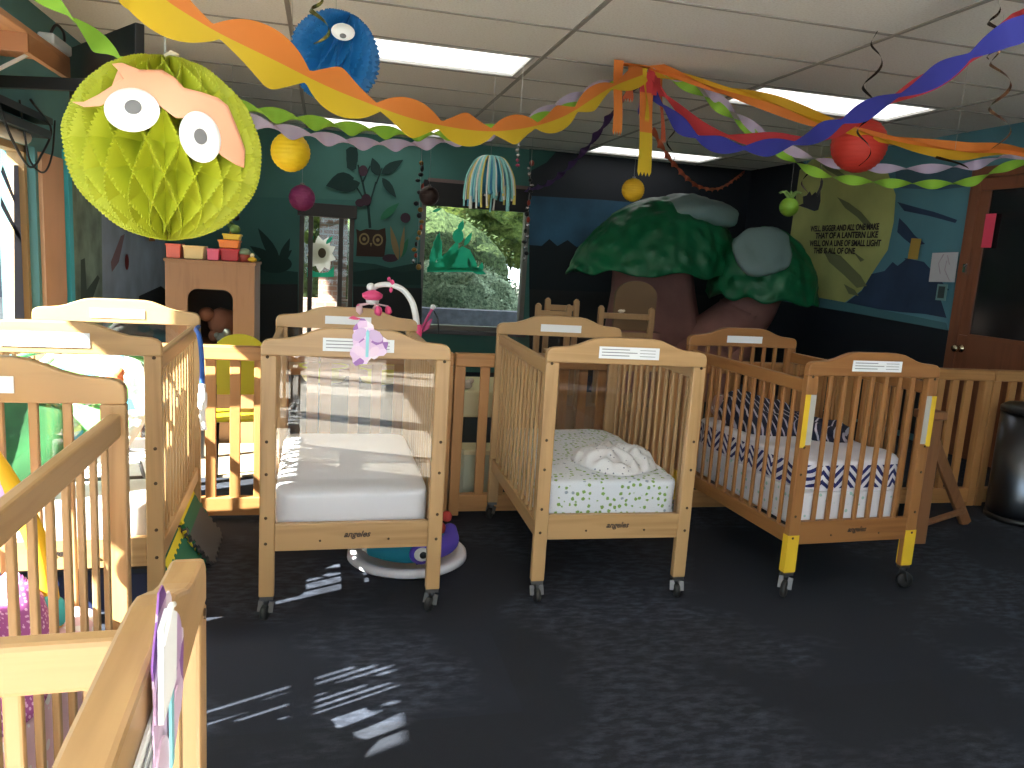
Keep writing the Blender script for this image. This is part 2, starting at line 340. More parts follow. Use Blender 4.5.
polys = [(GLOW, [(225, 125), (300, 128), (420, 135), (421, 202), (225, 196)]), (GLOW, [(355, 200), (421, 202), (421, 225), (400, 250), (355, 245)]),
  (HILL, [(165, 250), (262, 262), (280, 270), (298, 272), (298, 420), (165, 420)]),
  (HILL, [(353, 262), (375, 264), (390, 268), (421, 262), (421, 345), (353, 345)]),
  (DG, [(353, 272), (380, 268), (400, 272), (421, 270), (421, 285), (353, 284)]),
  (DG, leafp(280, 264, 258, 228, 5)), (DG, leafp(280, 264, 290, 238, 4)), (DG, leafp(278, 262, 292, 250, 4)), (DG, leafp(275, 262, 250, 246, 5)), (DG, ellp(275, 264, 17, 9)),
  (DG, linep(370, 228, 368, 205, 2.6)), (DG, linep(368, 206, 362, 180, 1.8)), (DG, linep(368, 206, 352, 180, 1.6)), (DG, linep(369, 206, 376, 182, 1.6)), (DG, linep(362, 182, 358, 165, 1.5)), (DG, linep(362, 184, 370, 166, 1.3)), (DG, linep(376, 184, 382, 168, 1.3)),
  (DG, leafp(352, 168, 352, 147, 6)), (DG, [(347, 168), (346, 150), (350, 147), (357, 148), (358, 155), (356, 169), (352, 171)]),
  (DG, leafp(354, 178, 326, 186, 9)), (DG, leafp(360, 183, 336, 190, 6)), (DG, leafp(381, 174, 403, 160, 5)), (DG, leafp(378, 176, 372, 158, 5)), (DG, leafp(382, 178, 396, 198, 4)),
  (PLUM, ellp(363, 171, 4.5, 5.5)), (PLUM, ellp(366, 200, 5, 6)), (PLUM, ellp(360, 203, 5, 4)), (LF, leafp(380, 220, 399, 203, 4)),
  (OWL, [(356, 229), (360, 231), (366, 229), (378, 230), (385, 228), (386, 240), (384, 257), (356, 256), (357, 240)]),
  (CRM, ellp(364, 239, 5.2, 6)), (OWL, ellp(364, 239, 3.6, 4.2)), (CRM, ellp(364, 239, 1.8, 2)), (CRM, ellp(377.5, 240, 5.2, 6)), (OWL, ellp(377.5, 240, 3.6, 4.2)), (CRM, ellp(377.5, 240, 1.8, 2)),
  (CRM, [(369.5, 243), (372, 243), (370.8, 247)]), (PLUM, ellp(390, 258, 8, 4)), (PLUM, ellp(405, 218, 5, 5)), (CRM, leafp(398, 260, 390, 226, 3.2)), (LF, leafp(400, 258, 408, 238, 3)), (CRM, leafp(400, 258, 404, 226, 2)),
  (GREYW, [(165, 283), (280, 284), (298, 284), (298, 400), (165, 400)]), (GREYW, [(353, 286), (421, 288), (421, 400), (353, 400)]),
  (NAVYW, [(528, 120), (760, 125), (760, 300), (528, 289)]), (mat('mural_water_blue', (.022, .085, .15), .7, var=.35, vs=2.5), [(528, 196), (600, 200), (668, 206), (668, 250), (600, 249), (560, 247), (528, 245)]),
  (mat('mural_black_hills', (.006, .012, .016), .8), [(528, 245), (540, 246), (548, 239), (556, 246), (566, 240), (575, 247), (600, 240), (640, 250), (700, 246), (760, 250), (760, 300), (528, 289)]),
  (GREYW, [(528, 289), (640, 293), (760, 296), (760, 420), (528, 420)]), (mat('mural_dark_green_top', (.03, .11, .09), .8), [(528, 150), (555, 152), (545, 163), (528, 172)])]
# clip polygons that would cross the window openings is not needed: they are traced around them
paint('mural', wall_back, [(a, q) for a, q in polys], Y=YB)
MOON = mat('mural_moon_olive', (.42, .44, .15), .8, var=.16, vs=2.2); MSH = mat('mural_moon_shadow', (.16, .18, .08), .8)
DB = mat('mural_deep_blue', (.022, .045, .10), .8, var=.25, vs=3); MB2 = mat('mural_mid_blue', (.06, .13, .19), .8)
pr = [(NAVYW, [(742, 165), (800, 160), (815, 170), (800, 230), (790, 300), (740, 296)]),
  (MOON, [(800, 170), (812, 160), (835, 154), (870, 158), (888, 172), (896, 195), (894, 222), (888, 250), (872, 274), (862, 290), (846, 302), (834, 305), (800, 298), (790, 240)]),
  (DB, [(862, 291), (872, 274), (885, 271), (893, 262), (898, 266), (908, 258), (920, 262), (935, 280), (947, 318), (925, 314), (900, 312), (870, 308), (846, 303)]),
  (MB2, [(896, 170), (930, 168), (985, 165), (983, 185), (940, 190), (897, 188)]),
  (DB, [(898, 202), (912, 206), (935, 212), (958, 220), (956, 223), (930, 216), (905, 211)]), (DB, [(900, 218), (908, 226), (916, 236), (926, 244), (914, 246), (904, 238), (898, 232)]),
  (DB, [(905, 258), (925, 262), (950, 290), (944, 292), (925, 278)]),
  (MSH, [(838, 197), (850, 203), (862, 212), (874, 226), (868, 228), (858, 217), (846, 208)]), (MSH, [(824, 250), (842, 256), (862, 276), (868, 286), (858, 288), (846, 276), (830, 262)]),
  (MSH, [(845, 284), (856, 290), (860, 296), (850, 294)]), (MSH, [(818, 160), (834, 166), (850, 178), (842, 178), (828, 170)]), (MSH, [(855, 252), (866, 260), (862, 262)]),
  (mat('mural_ground_line', (.06, .17, .20), .8), [(770, 290), (800, 294), (850, 303), (948, 323), (950, 331), (770, 299)]),
  (mat('dark_navy_dado', (.009, .014, .022), .6), [(738, 294), (850, 312), (956, 331.5), (938, 440), (716, 381)])]
paint('mural', wall_right, pr, X=XR)
for k, (s, x0, x1, y) in enumerate([('WELL, BIGGER AND ALL ONE MAKE', 813, 881, 228.5), ('THAT OF A LANTERN LIKE', 818, 880, 236), ('WELL, ON A LINE OF SMALL LIGHT', 812, 883, 244), ('THIS IS ALL OF ONE', 816, 857, 251.5)]):
    a, c = at(x0, y-1.5, X=XR), at(x1, y+1, X=XR)
    Lw = a.y-c.y; sz = .075
    ce = bpy.data.curves.new('t', 'FONT'); ce.body = s; ce.size = sz; to = bpy.data.objects.new('t', ce); COL.objects.link(to); bpy.context.view_layer.update(); wd = to.dimensions.x; bpy.data.objects.remove(to)
    zr = Matrix(((0, 0, -1, XR-.024), (-Lw/wd, 0, 0, (a.y+c.y)/2), (0, 1, 0, (a.z+c.z)/2), (0, 0, 0, 1)))
    text_mesh('mural_lettering', s, sz, DARKINK, wall_right, zr, bold=.0025)
# left wall painting beyond the window
LG = mat('mural_dark_forest', (.26, .34, .26), .8, var=.5, vs=4); LB = mat('grey_blue_panel', (.44, .50, .58), .7, var=.2, vs=3)
paint('mural', wall_left, [(LG, [(68, 150), (100, 155), (104, 380), (70, 380)]), (LB, [(100, 130), (164, 150), (166, 380), (103, 380)]),
  (mat('mural_black_stems', (.06, .09, .07), .8), [(80, 260), (84, 258), (86, 290), (97, 275), (99, 278), (88, 310), (80, 330)]), (mat('mural_brown_kite', (.34, .20, .21), .8), [(120, 236), (124, 234), (118, 262), (111, 272), (110, 262)]),
  (mat('mural_red_paint', (.28, .03, .025), .8), ellp(126, 262, 2, 8)), (mat('black_bag_paint', (.01, .01, .012), .8), [(138, 296), (160, 286), (165, 290), (165, 320), (138, 310)])], X=XL)
b = at(64, 155, X=XL); 
struct(MB().box((XL, b.y-.04, 0), (XL+.03, b.y+.03, 1.72)).build('trim_1', mat('bright_teal_trim', (.06, .50, .62), .5)))
struct(MB().box((XL, 4.70, 0), (XL+.02, 5.05, 1.66)).build('trim_2', mat('terracotta_pilaster', (.66, .38, .23), .7, var=.08, vs=3)))

# ------------------------------------------------------------------ windows in the walls
FRD = mat('dark_bronze_frame', (.07, .055, .045), .45, .3); FRL = mat('grey_window_frame', (.20, .19, .17), .45); 
def window_y(nm, h, y, fr, fw, mull=(), pane_z=None):
    x0, x1, z0, z1 = h; t = struct(empty(nm, ((x0+x1)/2, y, z0)))
    del_ = V(t.location)
    b = MB()
    b.box((x0, y+.02, z0), (x0+fw, y+.12, z1)).box((x1-fw, y+.02, z0), (x1, y+.12, z1)).box((x0, y+.02, z0), (x1, y+.12, z0+fw)).box((x0, y+.02, z1-fw), (x1, y+.12, z1))
    for mx in mull: b.box((mx-fw*.5, y+.02, z0), (mx+fw*.5, y+.12, z1))
    b.xf(Matrix.Translation(-del_)); b.build('window_frame', fr, t)
    g = MB().box((x0+fw, y+.07, z0+fw), (x1-fw, y+.074, z1-fw)); g.xf(Matrix.Translation(-del_)); g.build('pane', PANE, t)
    return t, del_
w2, d2 = window_y('window_1', W2, YB, FRL, .05)
MB().box((W2[0]-.02, YB-.05, W2[2]-.04), (W2[1]+.02, YB+.02, W2[2])).xf(Matrix.Translation(-d2)).build('window_sill', mat('grey_sill', (.12, .12, .13), .5), w2)
MB().box((W2[0]+.01, YB-.03, 1.745), (W2[1]-.01, YB+.01, 2.0)).xf(Matrix.Translation(-d2)).build('blind', mat('black_roller_blind', (.012, .011, .012), .6), w2, .004)
MB().box((W2[0]+.05, YB-.035, 1.985), (W2[1]-.01, YB+.0, 2.02)).xf(Matrix.Translation(-d2)).build('blind_rail', mat('pinkish_rail', (.2, .13, .12), .5), w2)
w1, d1 = window_y('window_2', W1, YB, FRD, .045, mull=(-.16, .14))
MB().box((W1[0]-.02, YB-.06, 1.55), (W1[1]+.02, YB+.02, 1.68)).xf(Matrix.Translation(-d1)).build('blind', mat('dark_bronze_box', (.035, .028, .024), .5), w1, .004)
def glasspaint(name, c, f=.75):
    m, nt, p = nodes(name); p.inputs['Base Color'].default_value = (*c, 1)
    tr = nt.nodes.new('ShaderNodeBsdfTranslucent'); tr.inputs[0].default_value = (*c, 1); mx = nt.nodes.new('ShaderNodeMixShader'); mx.inputs[0].default_value = f
    lk(nt, p.outputs[0], mx.inputs[1]); lk(nt, tr.outputs[0], mx.inputs[2]); lk(nt, mx.outputs[0], nt.nodes['Material Output'].inputs[0]); return m
WF = glasspaint('white_window_paint', (.85, .85, .78)); WG = glasspaint('green_window_paint', (.02, .36, .20), .6); WGD = mat('dark_green_window_paint', (.02, .22, .12), .8); WB = mat('light_blue_window_paint', (.13, .17, .30), .8)
# paint on the glass panes
def gpaint(name, parent, polys, Y, loc):
    o = paint(name, parent, polys, Y=Y); o.data.transform(Matrix.Translation(-V(loc))); return o
fl = [(WG, [(307, 268), (316, 272), (322, 273), (328, 272), (334, 266), (334, 277), (307, 277)])]
for k in range(9): 
    a = 2*PI*k/9+.3; fl.append((WF, leafp(321.5, 254, 321.5+15*math.cos(a), 254+19*math.sin(a), 5.5)))
fl += [(WF, ellp(321.5, 254, 8, 10)), (mat('brown_window_paint', (.12, .09, .05), .8), ellp(322, 253, 4, 5)), (WG, leafp(326, 244, 333, 236, 2)), (WG, leafp(310, 240, 314, 236, 2))]
gpaint('flower_painting', w1, fl, YB+.066, d1)
gp = [(WG, [(427, 270), (430, 262), (437, 262), (436, 252), (433, 243), (438, 234), (442, 242), (442, 258), (447, 262), (449, 270)]), (WG, leafp(430, 270, 440, 232, 4)),
      (WG, ellp(458, 236, 5.5, 7)), (WG, leafp(459, 232, 463, 220, 3)), (WG, leafp(446, 270, 458, 240, 6)), (WG, [(448, 258), (462, 246), (470, 250), (476, 262), (478, 270), (448, 271)]), (WG, leafp(464, 246, 472, 232, 2.5)),
      (WG, leafp(470, 268, 486, 274, 3.5)), (WG, leafp(480, 272, 482, 262, 2.5)), (WG, [(427, 267), (480, 268), (478, 272), (427, 272)]), (WG, leafp(432, 212, 442, 208, 1.5)), (WGD, leafp(470, 268, 468, 258, 2)), (WG, leafp(440, 262, 452, 250, 3))]
gpaint('leaf_painting', w2, gp, YB+.066, d2)
# windows in the left wall
k = 3
for (y0, y1, z0, z1) in LW:
    t = struct(empty('window_%d' % k, (XL, (y0+y1)/2, z0))); fw = .035; b = MB()
    b.box((-.12, y0, z0), (-.04, y0+fw, z1)).box((-.12, y1-fw, z0), (-.04, y1, z1)).box((-.12, y0, z0), (-.04, y1, z0+fw)).box((-.12, y0, z1-fw), (-.04, y1, z1))
    if k < 3: b.box((-.10, y0, (z0+z1)/2-.02), (-.05, y1, (z0+z1)/2+.02))
    b.xf(Matrix.Translation((0, -(y0+y1)/2, -z0))); b.build('window_frame', FRL if k != 9 else mat('brown_frame', (.4, .25, .11), .6), t)
    g = MB().box((-.08, y0+fw, z0+fw), (-.076, y1-fw, z1-fw)); g.xf(Matrix.Translation((0, -(y0+y1)/2, -z0))); g.build('pane', PANE, t)
    if k == 9:
        b = MB(); 
        def tr(pts): 
            P = [at(x, y, X=XL-.07) for x, y in pts]; b.add([(-.07+.003, q.y, q.z) for q in P], [tuple(range(len(P)))], 0)
        tr([(13, 165), (19, 165), (24, 240), (24, 330), (14, 330)]); tr([(23, 155), (31, 156), (34, 240), (36, 330), (26, 330)]); tr([(0, 196), (20, 236), (20, 243), (0, 206)]); tr([(2, 165), (15, 200), (15, 206), (0, 172)])
        b.xf(Matrix.Translation((0, -(y0+y1)/2, -z0))); b.build('tree_painting', WB, t, recalc=False)
        MB().tube([(.03, -.62, z1-z0+.02), (.03, .35, z1-z0+.02)], .035, 12).build('blind', mat('cream_roller_blind', (.62, .58, .5), .5), t)
    k += 1
for nm, h in (('window_10', (-1.4, 1.0, .3, 2.2)),):
    t, _ = window_y(nm, h, YS-.16, FRL, .05, mull=((h[0]+h[1])/2,))

# ------------------------------------------------------------------ door on the right wall
RW = wood('reddish_door_wood', (.14, .048, .026), (.22, .08, .04), 2, .35); RWY = wood('reddish_door_wood_across', (.14, .048, .026), (.22, .08, .04), 1, .35)
dr = struct(empty('door_1', (XR, 4.45, 0)))
MB().box((-.045, .38, 0), (0, .47, 2.039)).box((-.045, -.52, 0), (0, -.43, 2.039)).box((-.046, -.525, 2.04), (0, .475, 2.12)).build('door_frame', RW, dr, .004)
MB().box((-.035, -.43, .0), (-.0, .38, .90)).box((-.035, -.43, .901), (0, -.34, 1.949)).box((-.035, .29, .901), (0, .379, 1.949)).box((-.035, -.43, 1.95), (0, .379, 2.039)).build('door_leaf', RW, dr, .003)
MB().box((-.02, -.34, .90), (-.01, .29, 1.95)).build('pane', mat('dark_door_glass', (.012, .012, .014), .12), dr)
MB().box((-.042, -.34, .885), (-.03, .29, .915)).build('glazing_bead', RWY, dr)
k0 = MB().lathe([(.0, 0), (.03, 0), (.03, -.008), (.012, -.012), (.012, -.04), (.026, -.045), (.03, -.06), (.02, -.075), (0, -.078)], 16, axis='x'); k0.xf(Matrix.Translation((-.035, .33, .80))); k0.build('door_handle', mat('brass', (.5, .42, .28), .25, 1), dr)
MB().box((-.06, .385, 1.36), (-.045, .41, 1.42)).beam((-.055, .40, 1.40), (-.075, .36, 1.42), .01, .01).build('latch', mat('chrome', (.6, .6, .6), .2, 1), dr)

# papers on the right wall
def wall_sheet(name, px, py, X, wd, ht, mt, label, cat, rot=0, th=.002, extra=None):
    c = at(px, py, X=X); t = MB().box((-th, -wd/2, -ht/2), (0, wd/2, ht/2)).build(name, mt); t.location = (X-.028, c.y, c.z); t.rotation_euler = (rot, 0, 0)
    tag(t, label, cat)
    if extra: extra(t)
    return t
wall_sheet('paper_note', 917.5, 249, XR, .11, .165, mat('ochre_paper', (.42, .27, .05), .8), 'small ochre paper note taped on the teal wall', 'paper note', rot=.06)
def sq(t):
    b = MB()
    for q in ([(-.08, -.1), (-.02, -.02), (-.03, .05)], [(.02, -.05), (.05, .03), (.01, .1)], [(-.06, .02), (-.03, .09)]): b.tube([(-.004, y, z) for y, z in q], .003, 4)
    b.build('drawing', mat('pencil_grey', (.4, .33, .38), .8), t)
wall_sheet('paper_drawing', 946.5, 267.5, XR, .26, .225, mat('white_drawing_paper', (.50, .50, .53), .8), 'white sheet with a faint drawing taped beside the door frame', 'drawing', rot=-.03, extra=sq)
def sw(t): MB().box((-.008, -.032, -.045), (-.003, .032, .045)).build('switch_plate_face', mat('dark_plate', (.03, .05, .05), .5), t)
wall_sheet('framed_notice', 945, 292.5, XR, .10, .125, mat('pale_teal_plastic', (.16, .30, .29), .5), 'small dark notice with a pale border under the white drawing', 'notice', th=.006, extra=sw)
wall_sheet('pink_paper', 992, 231, XR-.015, .09, .24, mat('hot_pink_paper', (.75, .06, .12), .8), 'hot pink paper strip on the dark door window', 'paper note')

# ================================================================== CRIBS
CW, CL, ZT, ZP, PW = .615, .95, .904, 1.0, .05
def arch(zt=ZT, n=1):
    half = [(0, zt), (0, .932), (.004, .945), (.014, .954), (.03, .958), (.06, .960), (.09, .963), (.12, .971), (.15, .983), (.18, .994), (.21, .999), (.25, 1.0)]
    return half+[(CW-a, z) for a, z in half[::-1]]
YEL = mat('yellow_tape', (.72, .47, .03), .5); LBL = mat('label_grey_strip', (.42, .40, .36), .7)
def make_crib(loc, rz, label, ends='acrylic', dz=0, zleg=.08, tape=False, slat_tilt=0, n_side=12, n_end=7, woods=None):
    WZ, WX, WY = woods or (globals()['WZ'], globals()['WX'], globals()['WY'])
    t = empty('crib', (loc[0], loc[1], 0), rz, label, 'crib', None)
    hw, hl = CW/2, CL/2; zb, zr = .241+dz, .336+dz; TH = .030
    for sy in (-1, 1):
        y0 = sy*hl-(TH if sy > 0 else 0); y1 = y0+TH; yo = -hl if sy < 0 else hl      # outer face
        hb = MB().prism([(a-hw, z) for a, z in arch()], TH, 'xz', y0).build('headboard', WX, t, .004)
        lb = MB().box((-.115, yo+sy*.0005, .925), (.115, yo+sy*.0025, .968)).build('label_plate', PAPER, hb)
        b = MB()
        for q in range(3): b.box((-.105, yo+sy*.003, .957-.011*q), (.0+.03*(q % 2), yo+sy*.0034, .9602-.011*q)).box((.04, yo+sy*.003, .957-.011*q), (.10, yo+sy*.0034, .9592-.011*q))
        b.build('print', INK, lb)
        if sy > 0:
            MB().box((-.10, y0-.003, .925), (.10, y0-.0005, .96)).build('label_plate', PAPER, hb)
        br_ = MB().box((-hw+PW, y0+.003, zb), (hw-PW, y1-.003, zr)).build('bottom_rail', WX, t, .003)
        if sy < 0:
            text_mesh('lettering', 'angeles', .030, DARKINK, br_, Matrix.Translation((.012, yo+.0022, (zb+zr)/2+.006)) @ Matrix.Rotation(PI/2, 4, 'X'), italic=.35, bold=.0008)
            for x in (-.11, .12): MB().lathe([(0, 0), (.004, 0), (.004, -.002), (0, -.002)], 8, (x, yo+.0005, zb+.035), 'y').build('screw', SCREW, br_)
        for sx in (-1, 1):
            x0 = sx*hw; lg = MB().box((x0, y0, zleg), (x0-sx*PW, y1, ZT)).build('leg', WZ, t, .004)
            xc = x0-sx*PW/2
            for z in (.90, .62, .51, .36+dz, .27+dz): MB().lathe([(0, 0), (.0055, 0), (.0055, sy*.0016), (0, sy*.0016)], 8, (xc+sx*.004, yo, z), 'y').build('screw', SCREW, lg)
            if tape:
                MB().box((x0+sx*.001, y0-.001, zleg+.005), (x0-sx*(PW+.001)*.98, y1+.001, zr-.055)).build('yellow_tape', YEL, lg)
                if sy < 0:
                    MB().box((x0+sx*.0012, yo-.0012, .62), (x0-sx*PW*.45, yo, .83)).build('yellow_tape', YEL, lg)
                    MB().box((x0-sx*PW*.45, yo-.0014, .63), (x0-sx*PW*.95, yo, .83)).build('label_strip', LBL, lg)
            # caster
            ca = MB().box((xc-.022, y0+.002, zleg-.012), (xc+.022, y1-.002, zleg)).tube([(xc, (y0+y1)/2, zleg-.035), (xc, (y0+y1)/2, zleg)], .011, 8)
            wr = .026 if not tape else .034; a = random.uniform(-.9, .9) if not (tape and sx > 0) else 1.35; ox = V((math.sin(a), -math.cos(a), 0))
            wc = V((xc, (y0+y1)/2, wr))+ox*.014
            ax = V((-ox.y, ox.x, 0))
            for q in (-1, 1): ca.beam(wc+ax*.016*q+V((0, 0, 0)), V((xc, (y0+y1)/2, zleg-.02))+ax*.016*q, .003, .022, up=tuple(ax))
            cao = ca.build('caster', STEEL, t)
            wm = MB().lathe([(0, -.011), (wr*.8, -.011), (wr, -.007), (wr, .007), (wr*.8, .011), (0, .011)], 16)
            wm.xf(Matrix.Translation(wc) @ V((0, 0, 1)).rotation_difference(ax).to_matrix().to_4x4()); wm.build('wheel', RUBBER, cao)
        if ends == 'acrylic':
            MB().box((-hw+PW-.006, (y0+y1)/2-.002, zr+.0), (hw-PW+.006, (y0+y1)/2+.002, ZT+.004)).build('clear_panel', ACR, t)
        else:
            sp = (CW-2*PW)/(n_end+1)
            for q in range(n_end):
                x = -hw+PW+sp*(q+1); MB().box((x-.009, y0+.008, zr-.002), (x+.009, y1-.008, ZT+.002)).build('slat', WZ, t, .003)
    for sx in (-1, 1):
        x1 = sx*(hw-.008); x0 = x1-sx*.026
        zt = .905 if ends == 'acrylic' else .885
        MB().box((x0, -hl+TH, zt-.052), (x1, hl-TH, zt)).build('side_rail', WY, t, .006)
        MB().box((x0, -hl+TH, zb), (x1, hl-TH, zb+.06)).build('side_rail', WY, t, .004)
        sp = (CL-2*TH)/(n_side+1)
        for q in range(n_side):
            y = -hl+TH+sp*(q+1); MB().box(((x0+x1)/2-.006, y-.0085, zb+.058), ((x0+x1)/2+.006, y+.0085, zt-.05)).build('slat', WZ, t, .003)
    return t
def matt(crib, mt, label, z0=.29, z1=.44, name='crib_mattress', cat='mattress', amp=.002, seed=1, e=.16, inset=.045):
    b = MB().ell((0, 0, 0), (CW/2-inset, CL/2-.035, (z1-z0)/2), 96, 40, e=e, amp=amp, seed=seed, fq=9)
    o = b.build(name, mt); o.location = (crib.location.x, crib.location.y, (z0+z1)/2); o.rotation_euler = crib.rotation_euler
    return tag(o, label, cat)
def crib_c(ox, oy, a):
    return (ox+math.cos(a)*CW/2-math.sin(a)*CL/2, oy+math.sin(a)*CW/2+math.cos(a)*CL/2)
cA = make_crib(crib_c(-.1978, 2.56, .0105), .0105, 'pine crib with clear end panels and a bare white mattress, pink mobile on its back')
cB = make_crib(crib_c(.7644, 2.5999, -.0244), -.0244, 'pine crib with a turtle print sheet, between the bare white one and the chevron one')
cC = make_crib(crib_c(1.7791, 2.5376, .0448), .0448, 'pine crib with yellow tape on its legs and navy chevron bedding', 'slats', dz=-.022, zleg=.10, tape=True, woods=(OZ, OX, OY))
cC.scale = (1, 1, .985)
cD = make_crib(crib_c(-1.0885, 2.4513, .0313), .0313, 'pine crib at left holding a baby bouncer, foam tiles at its foot')
cE = make_crib((-.715, 1.30), .0, 'slatted pine crib at the left edge holding pink and white blankets', 'slats', tape=False, n_end=7, n_side=10)
cF = make_crib((-.575, .452), 1.60, 'nearest pine crib, cut off by the lower left corner, purple winged cutout on its end', 'slats')

# ------------------------------------------------------------------ bedding
SHW = mat('white_vinyl_mattress', (.74, .76, .84), .28)
matt(cA, SHW, 'bare white vinyl mattress in the crib with clear end panels', amp=0)
matt(cD, mat('white_sheet', (.80, .79, .80), .7), 'white sheeted mattress under the baby bouncer', seed=5)
# turtle print
m, nt, p = nodes('turtle_print'); tc = nt.nodes.new('ShaderNodeTexCoord')
vo = N('ShaderNodeTexVoronoi', Scale=40.0, Randomness=.6); lk(nt, tc.outputs['Object'], vo.inputs['Vector'])
no = N('ShaderNodeTexNoise', Scale=150.0, Detail=2.0); lk(nt, tc.outputs['Object'], no.inputs['Vector'])
a1 = N('ShaderNodeMath', operation='MULTIPLY_ADD'); a1.inputs[1].default_value = .30; lk(nt, no.outputs['Fac'], a1.inputs[0]); lk(nt, vo.outputs['Distance'], a1.inputs[2])
lt = N('ShaderNodeMath', operation='LESS_THAN'); lt.inputs[1].default_value = .43; lk(nt, a1.outputs[0], lt.inputs[0])
gc = N('ShaderNodeValToRGB'); gc.color_ramp.elements[0].color = (.22, .38, .10, 1); gc.color_ramp.elements[1].color = (.30, .36, .42, 1); gc.color_ramp.elements[0].position = .5; gc.color_ramp.elements[1].position = .8; gc.color_ramp.interpolation = 'CONSTANT'
lk(nt, vo.outputs['Color'], gc.inputs[0])
mx = N('ShaderNodeMix', data_type='RGBA'); mx.inputs[6].default_value = (.70, .74, .80, 1); lk(nt, lt.outputs[0], mx.inputs[0]); lk(nt, gc.outputs[0], mx.inputs[7]); lk(nt, mx.outputs[2], p.inputs['Base Color']); p.inputs['Roughness'].default_value = .85
TURT = m
mB = matt(cB, TURT, 'crib mattress in a white sheet printed with green turtles', z1=.465, amp=.007, seed=3, e=.17, inset=.036)
def specks(name, base, ink, sc, th, rnd=1.0):
    m, nt, p = nodes(name); tc = nt.nodes.new('ShaderNodeTexCoord'); vo = N('ShaderNodeTexVoronoi', Scale=sc, Randomness=rnd); lk(nt, tc.outputs['Object'], vo.inputs['Vector'])
    lt = N('ShaderNodeMath', operation='LESS_THAN'); lt.inputs[1].default_value = th; lk(nt, vo.outputs['Distance'], lt.inputs[0])
    mx = N('ShaderNodeMix', data_type='RGBA'); mx.inputs[6].default_value = (*base, 1); mx.inputs[7].default_value = (*ink, 1); lk(nt, lt.outputs[0], mx.inputs[0]); lk(nt, mx.outputs[2], p.inputs['Base Color']); p.inputs['Roughness'].default_value = .85
    return m
def stripes(name, base, ink, vec, fq, wdt=.5, dist=1.5):
    m, nt, p = nodes(name); tc = nt.nodes.new('ShaderNodeTexCoord'); mp = N('ShaderNodeMapping'); mp.inputs['Rotation'].default_value = vec
    wv = N('ShaderNodeTexWave', Scale=fq, Distortion=dist); wv.inputs['Detail Scale'].default_value = 1; lk(nt, tc.outputs['Object'], mp.inputs[0]); lk(nt, mp.outputs[0], wv.inputs['Vector'])
    lt = N('ShaderNodeMath', operation='GREATER_THAN'); lt.inputs[1].default_value = wdt; lk(nt, wv.outputs['Fac'], lt.inputs[0])
    mx = N('ShaderNodeMix', data_type='RGBA'); mx.inputs[6].default_value = (*base, 1); mx.inputs[7].default_value = (*ink, 1); lk(nt, lt.outputs[0], mx.inputs[0]); lk(nt, mx.outputs[2], p.inputs['Base Color']); p.inputs['Roughness'].default_value = .85
    return m
def blanket(name, c, r, rz, mt, label, cat, seed, amp=.05, fq=9, flat=.12, group=None, n=56, spiky=1.0):
    """a heap of cloth: folds from ridged noise, sitting on z = c[2]"""
    vs = []; 
    for i in range(n+1):
        for j in range(n+1):
            u, v = i/n*2-1, j/n*2-1
            d = math.hypot(u, v); ang = math.atan2(v, u); lim = 1+.22*noise.noise(V((math.cos(ang)*1.5, math.sin(ang)*1.5, seed)))
            k = max(abs(u), abs(v))/max(d, 1e-5); uu, vv = u*k, v*k
            rr = min(1, math.hypot(uu, vv))
            q = V((uu*r[0]*lim, vv*r[1]*lim, 0))
            fo = (1-abs(noise.noise(q*fq+V((seed, 0, 3)))))**3*spiky
            z = (1-rr**3)*r[2]*(.55+.8*noise.noise(q*fq*.4+V((0, seed, 0)))) + amp*fo*(1-rr**8)
            vs.append((q.x, q.y, max(z, 0)+flat*0.03*(1-rr**12)))
    fs = [(i*(n+1)+j, (i+1)*(n+1)+j, (i+1)*(n+1)+j+1, i*(n+1)+j+1) for i in range(n) for j in range(n)]
    b = MB().add(vs, fs, 0, True); per = [i for i in range(n+1)]+[(n+1)*i+n for i in range(1, n+1)]+[n*(n+1)+j for j in range(n-1, -1, -1)]+[(n+1)*i for i in range(n-1, 0, -1)]
    o = b.build(name, mt, recalc=False); o.location = c; o.rotation_euler = (0, 0, rz)
    md = o.modifiers.new('thickness', 'SOLIDIFY'); md.thickness = .004; md.offset = 1
    return tag(o, label, cat, group)
SPK = specks('speckled_muslin', (.70, .70, .72), (.12, .14, .20), 45, .16)
q = at(612, 462, Z=.47)
blanket('muslin_blanket', (q.x, q.y, .462), (.16, .18, .05), .3, SPK, 'white speckled muslin blanket crumpled on the turtle sheet', 'blanket', 4, amp=.045, fq=15)
# small sheet corners poking through the slats
for k in range(4):
    y = -.37+k*.075
    o = MB().ell((0, 0, 0), (.012, .017, .022), 12, 8, amp=.006, seed=k, fq=40).build('sheet_tuft', mat('white_cotton', (.72, .7, .7), .9), mB)
    o.location = (-CW/2+.04, y, -.03)
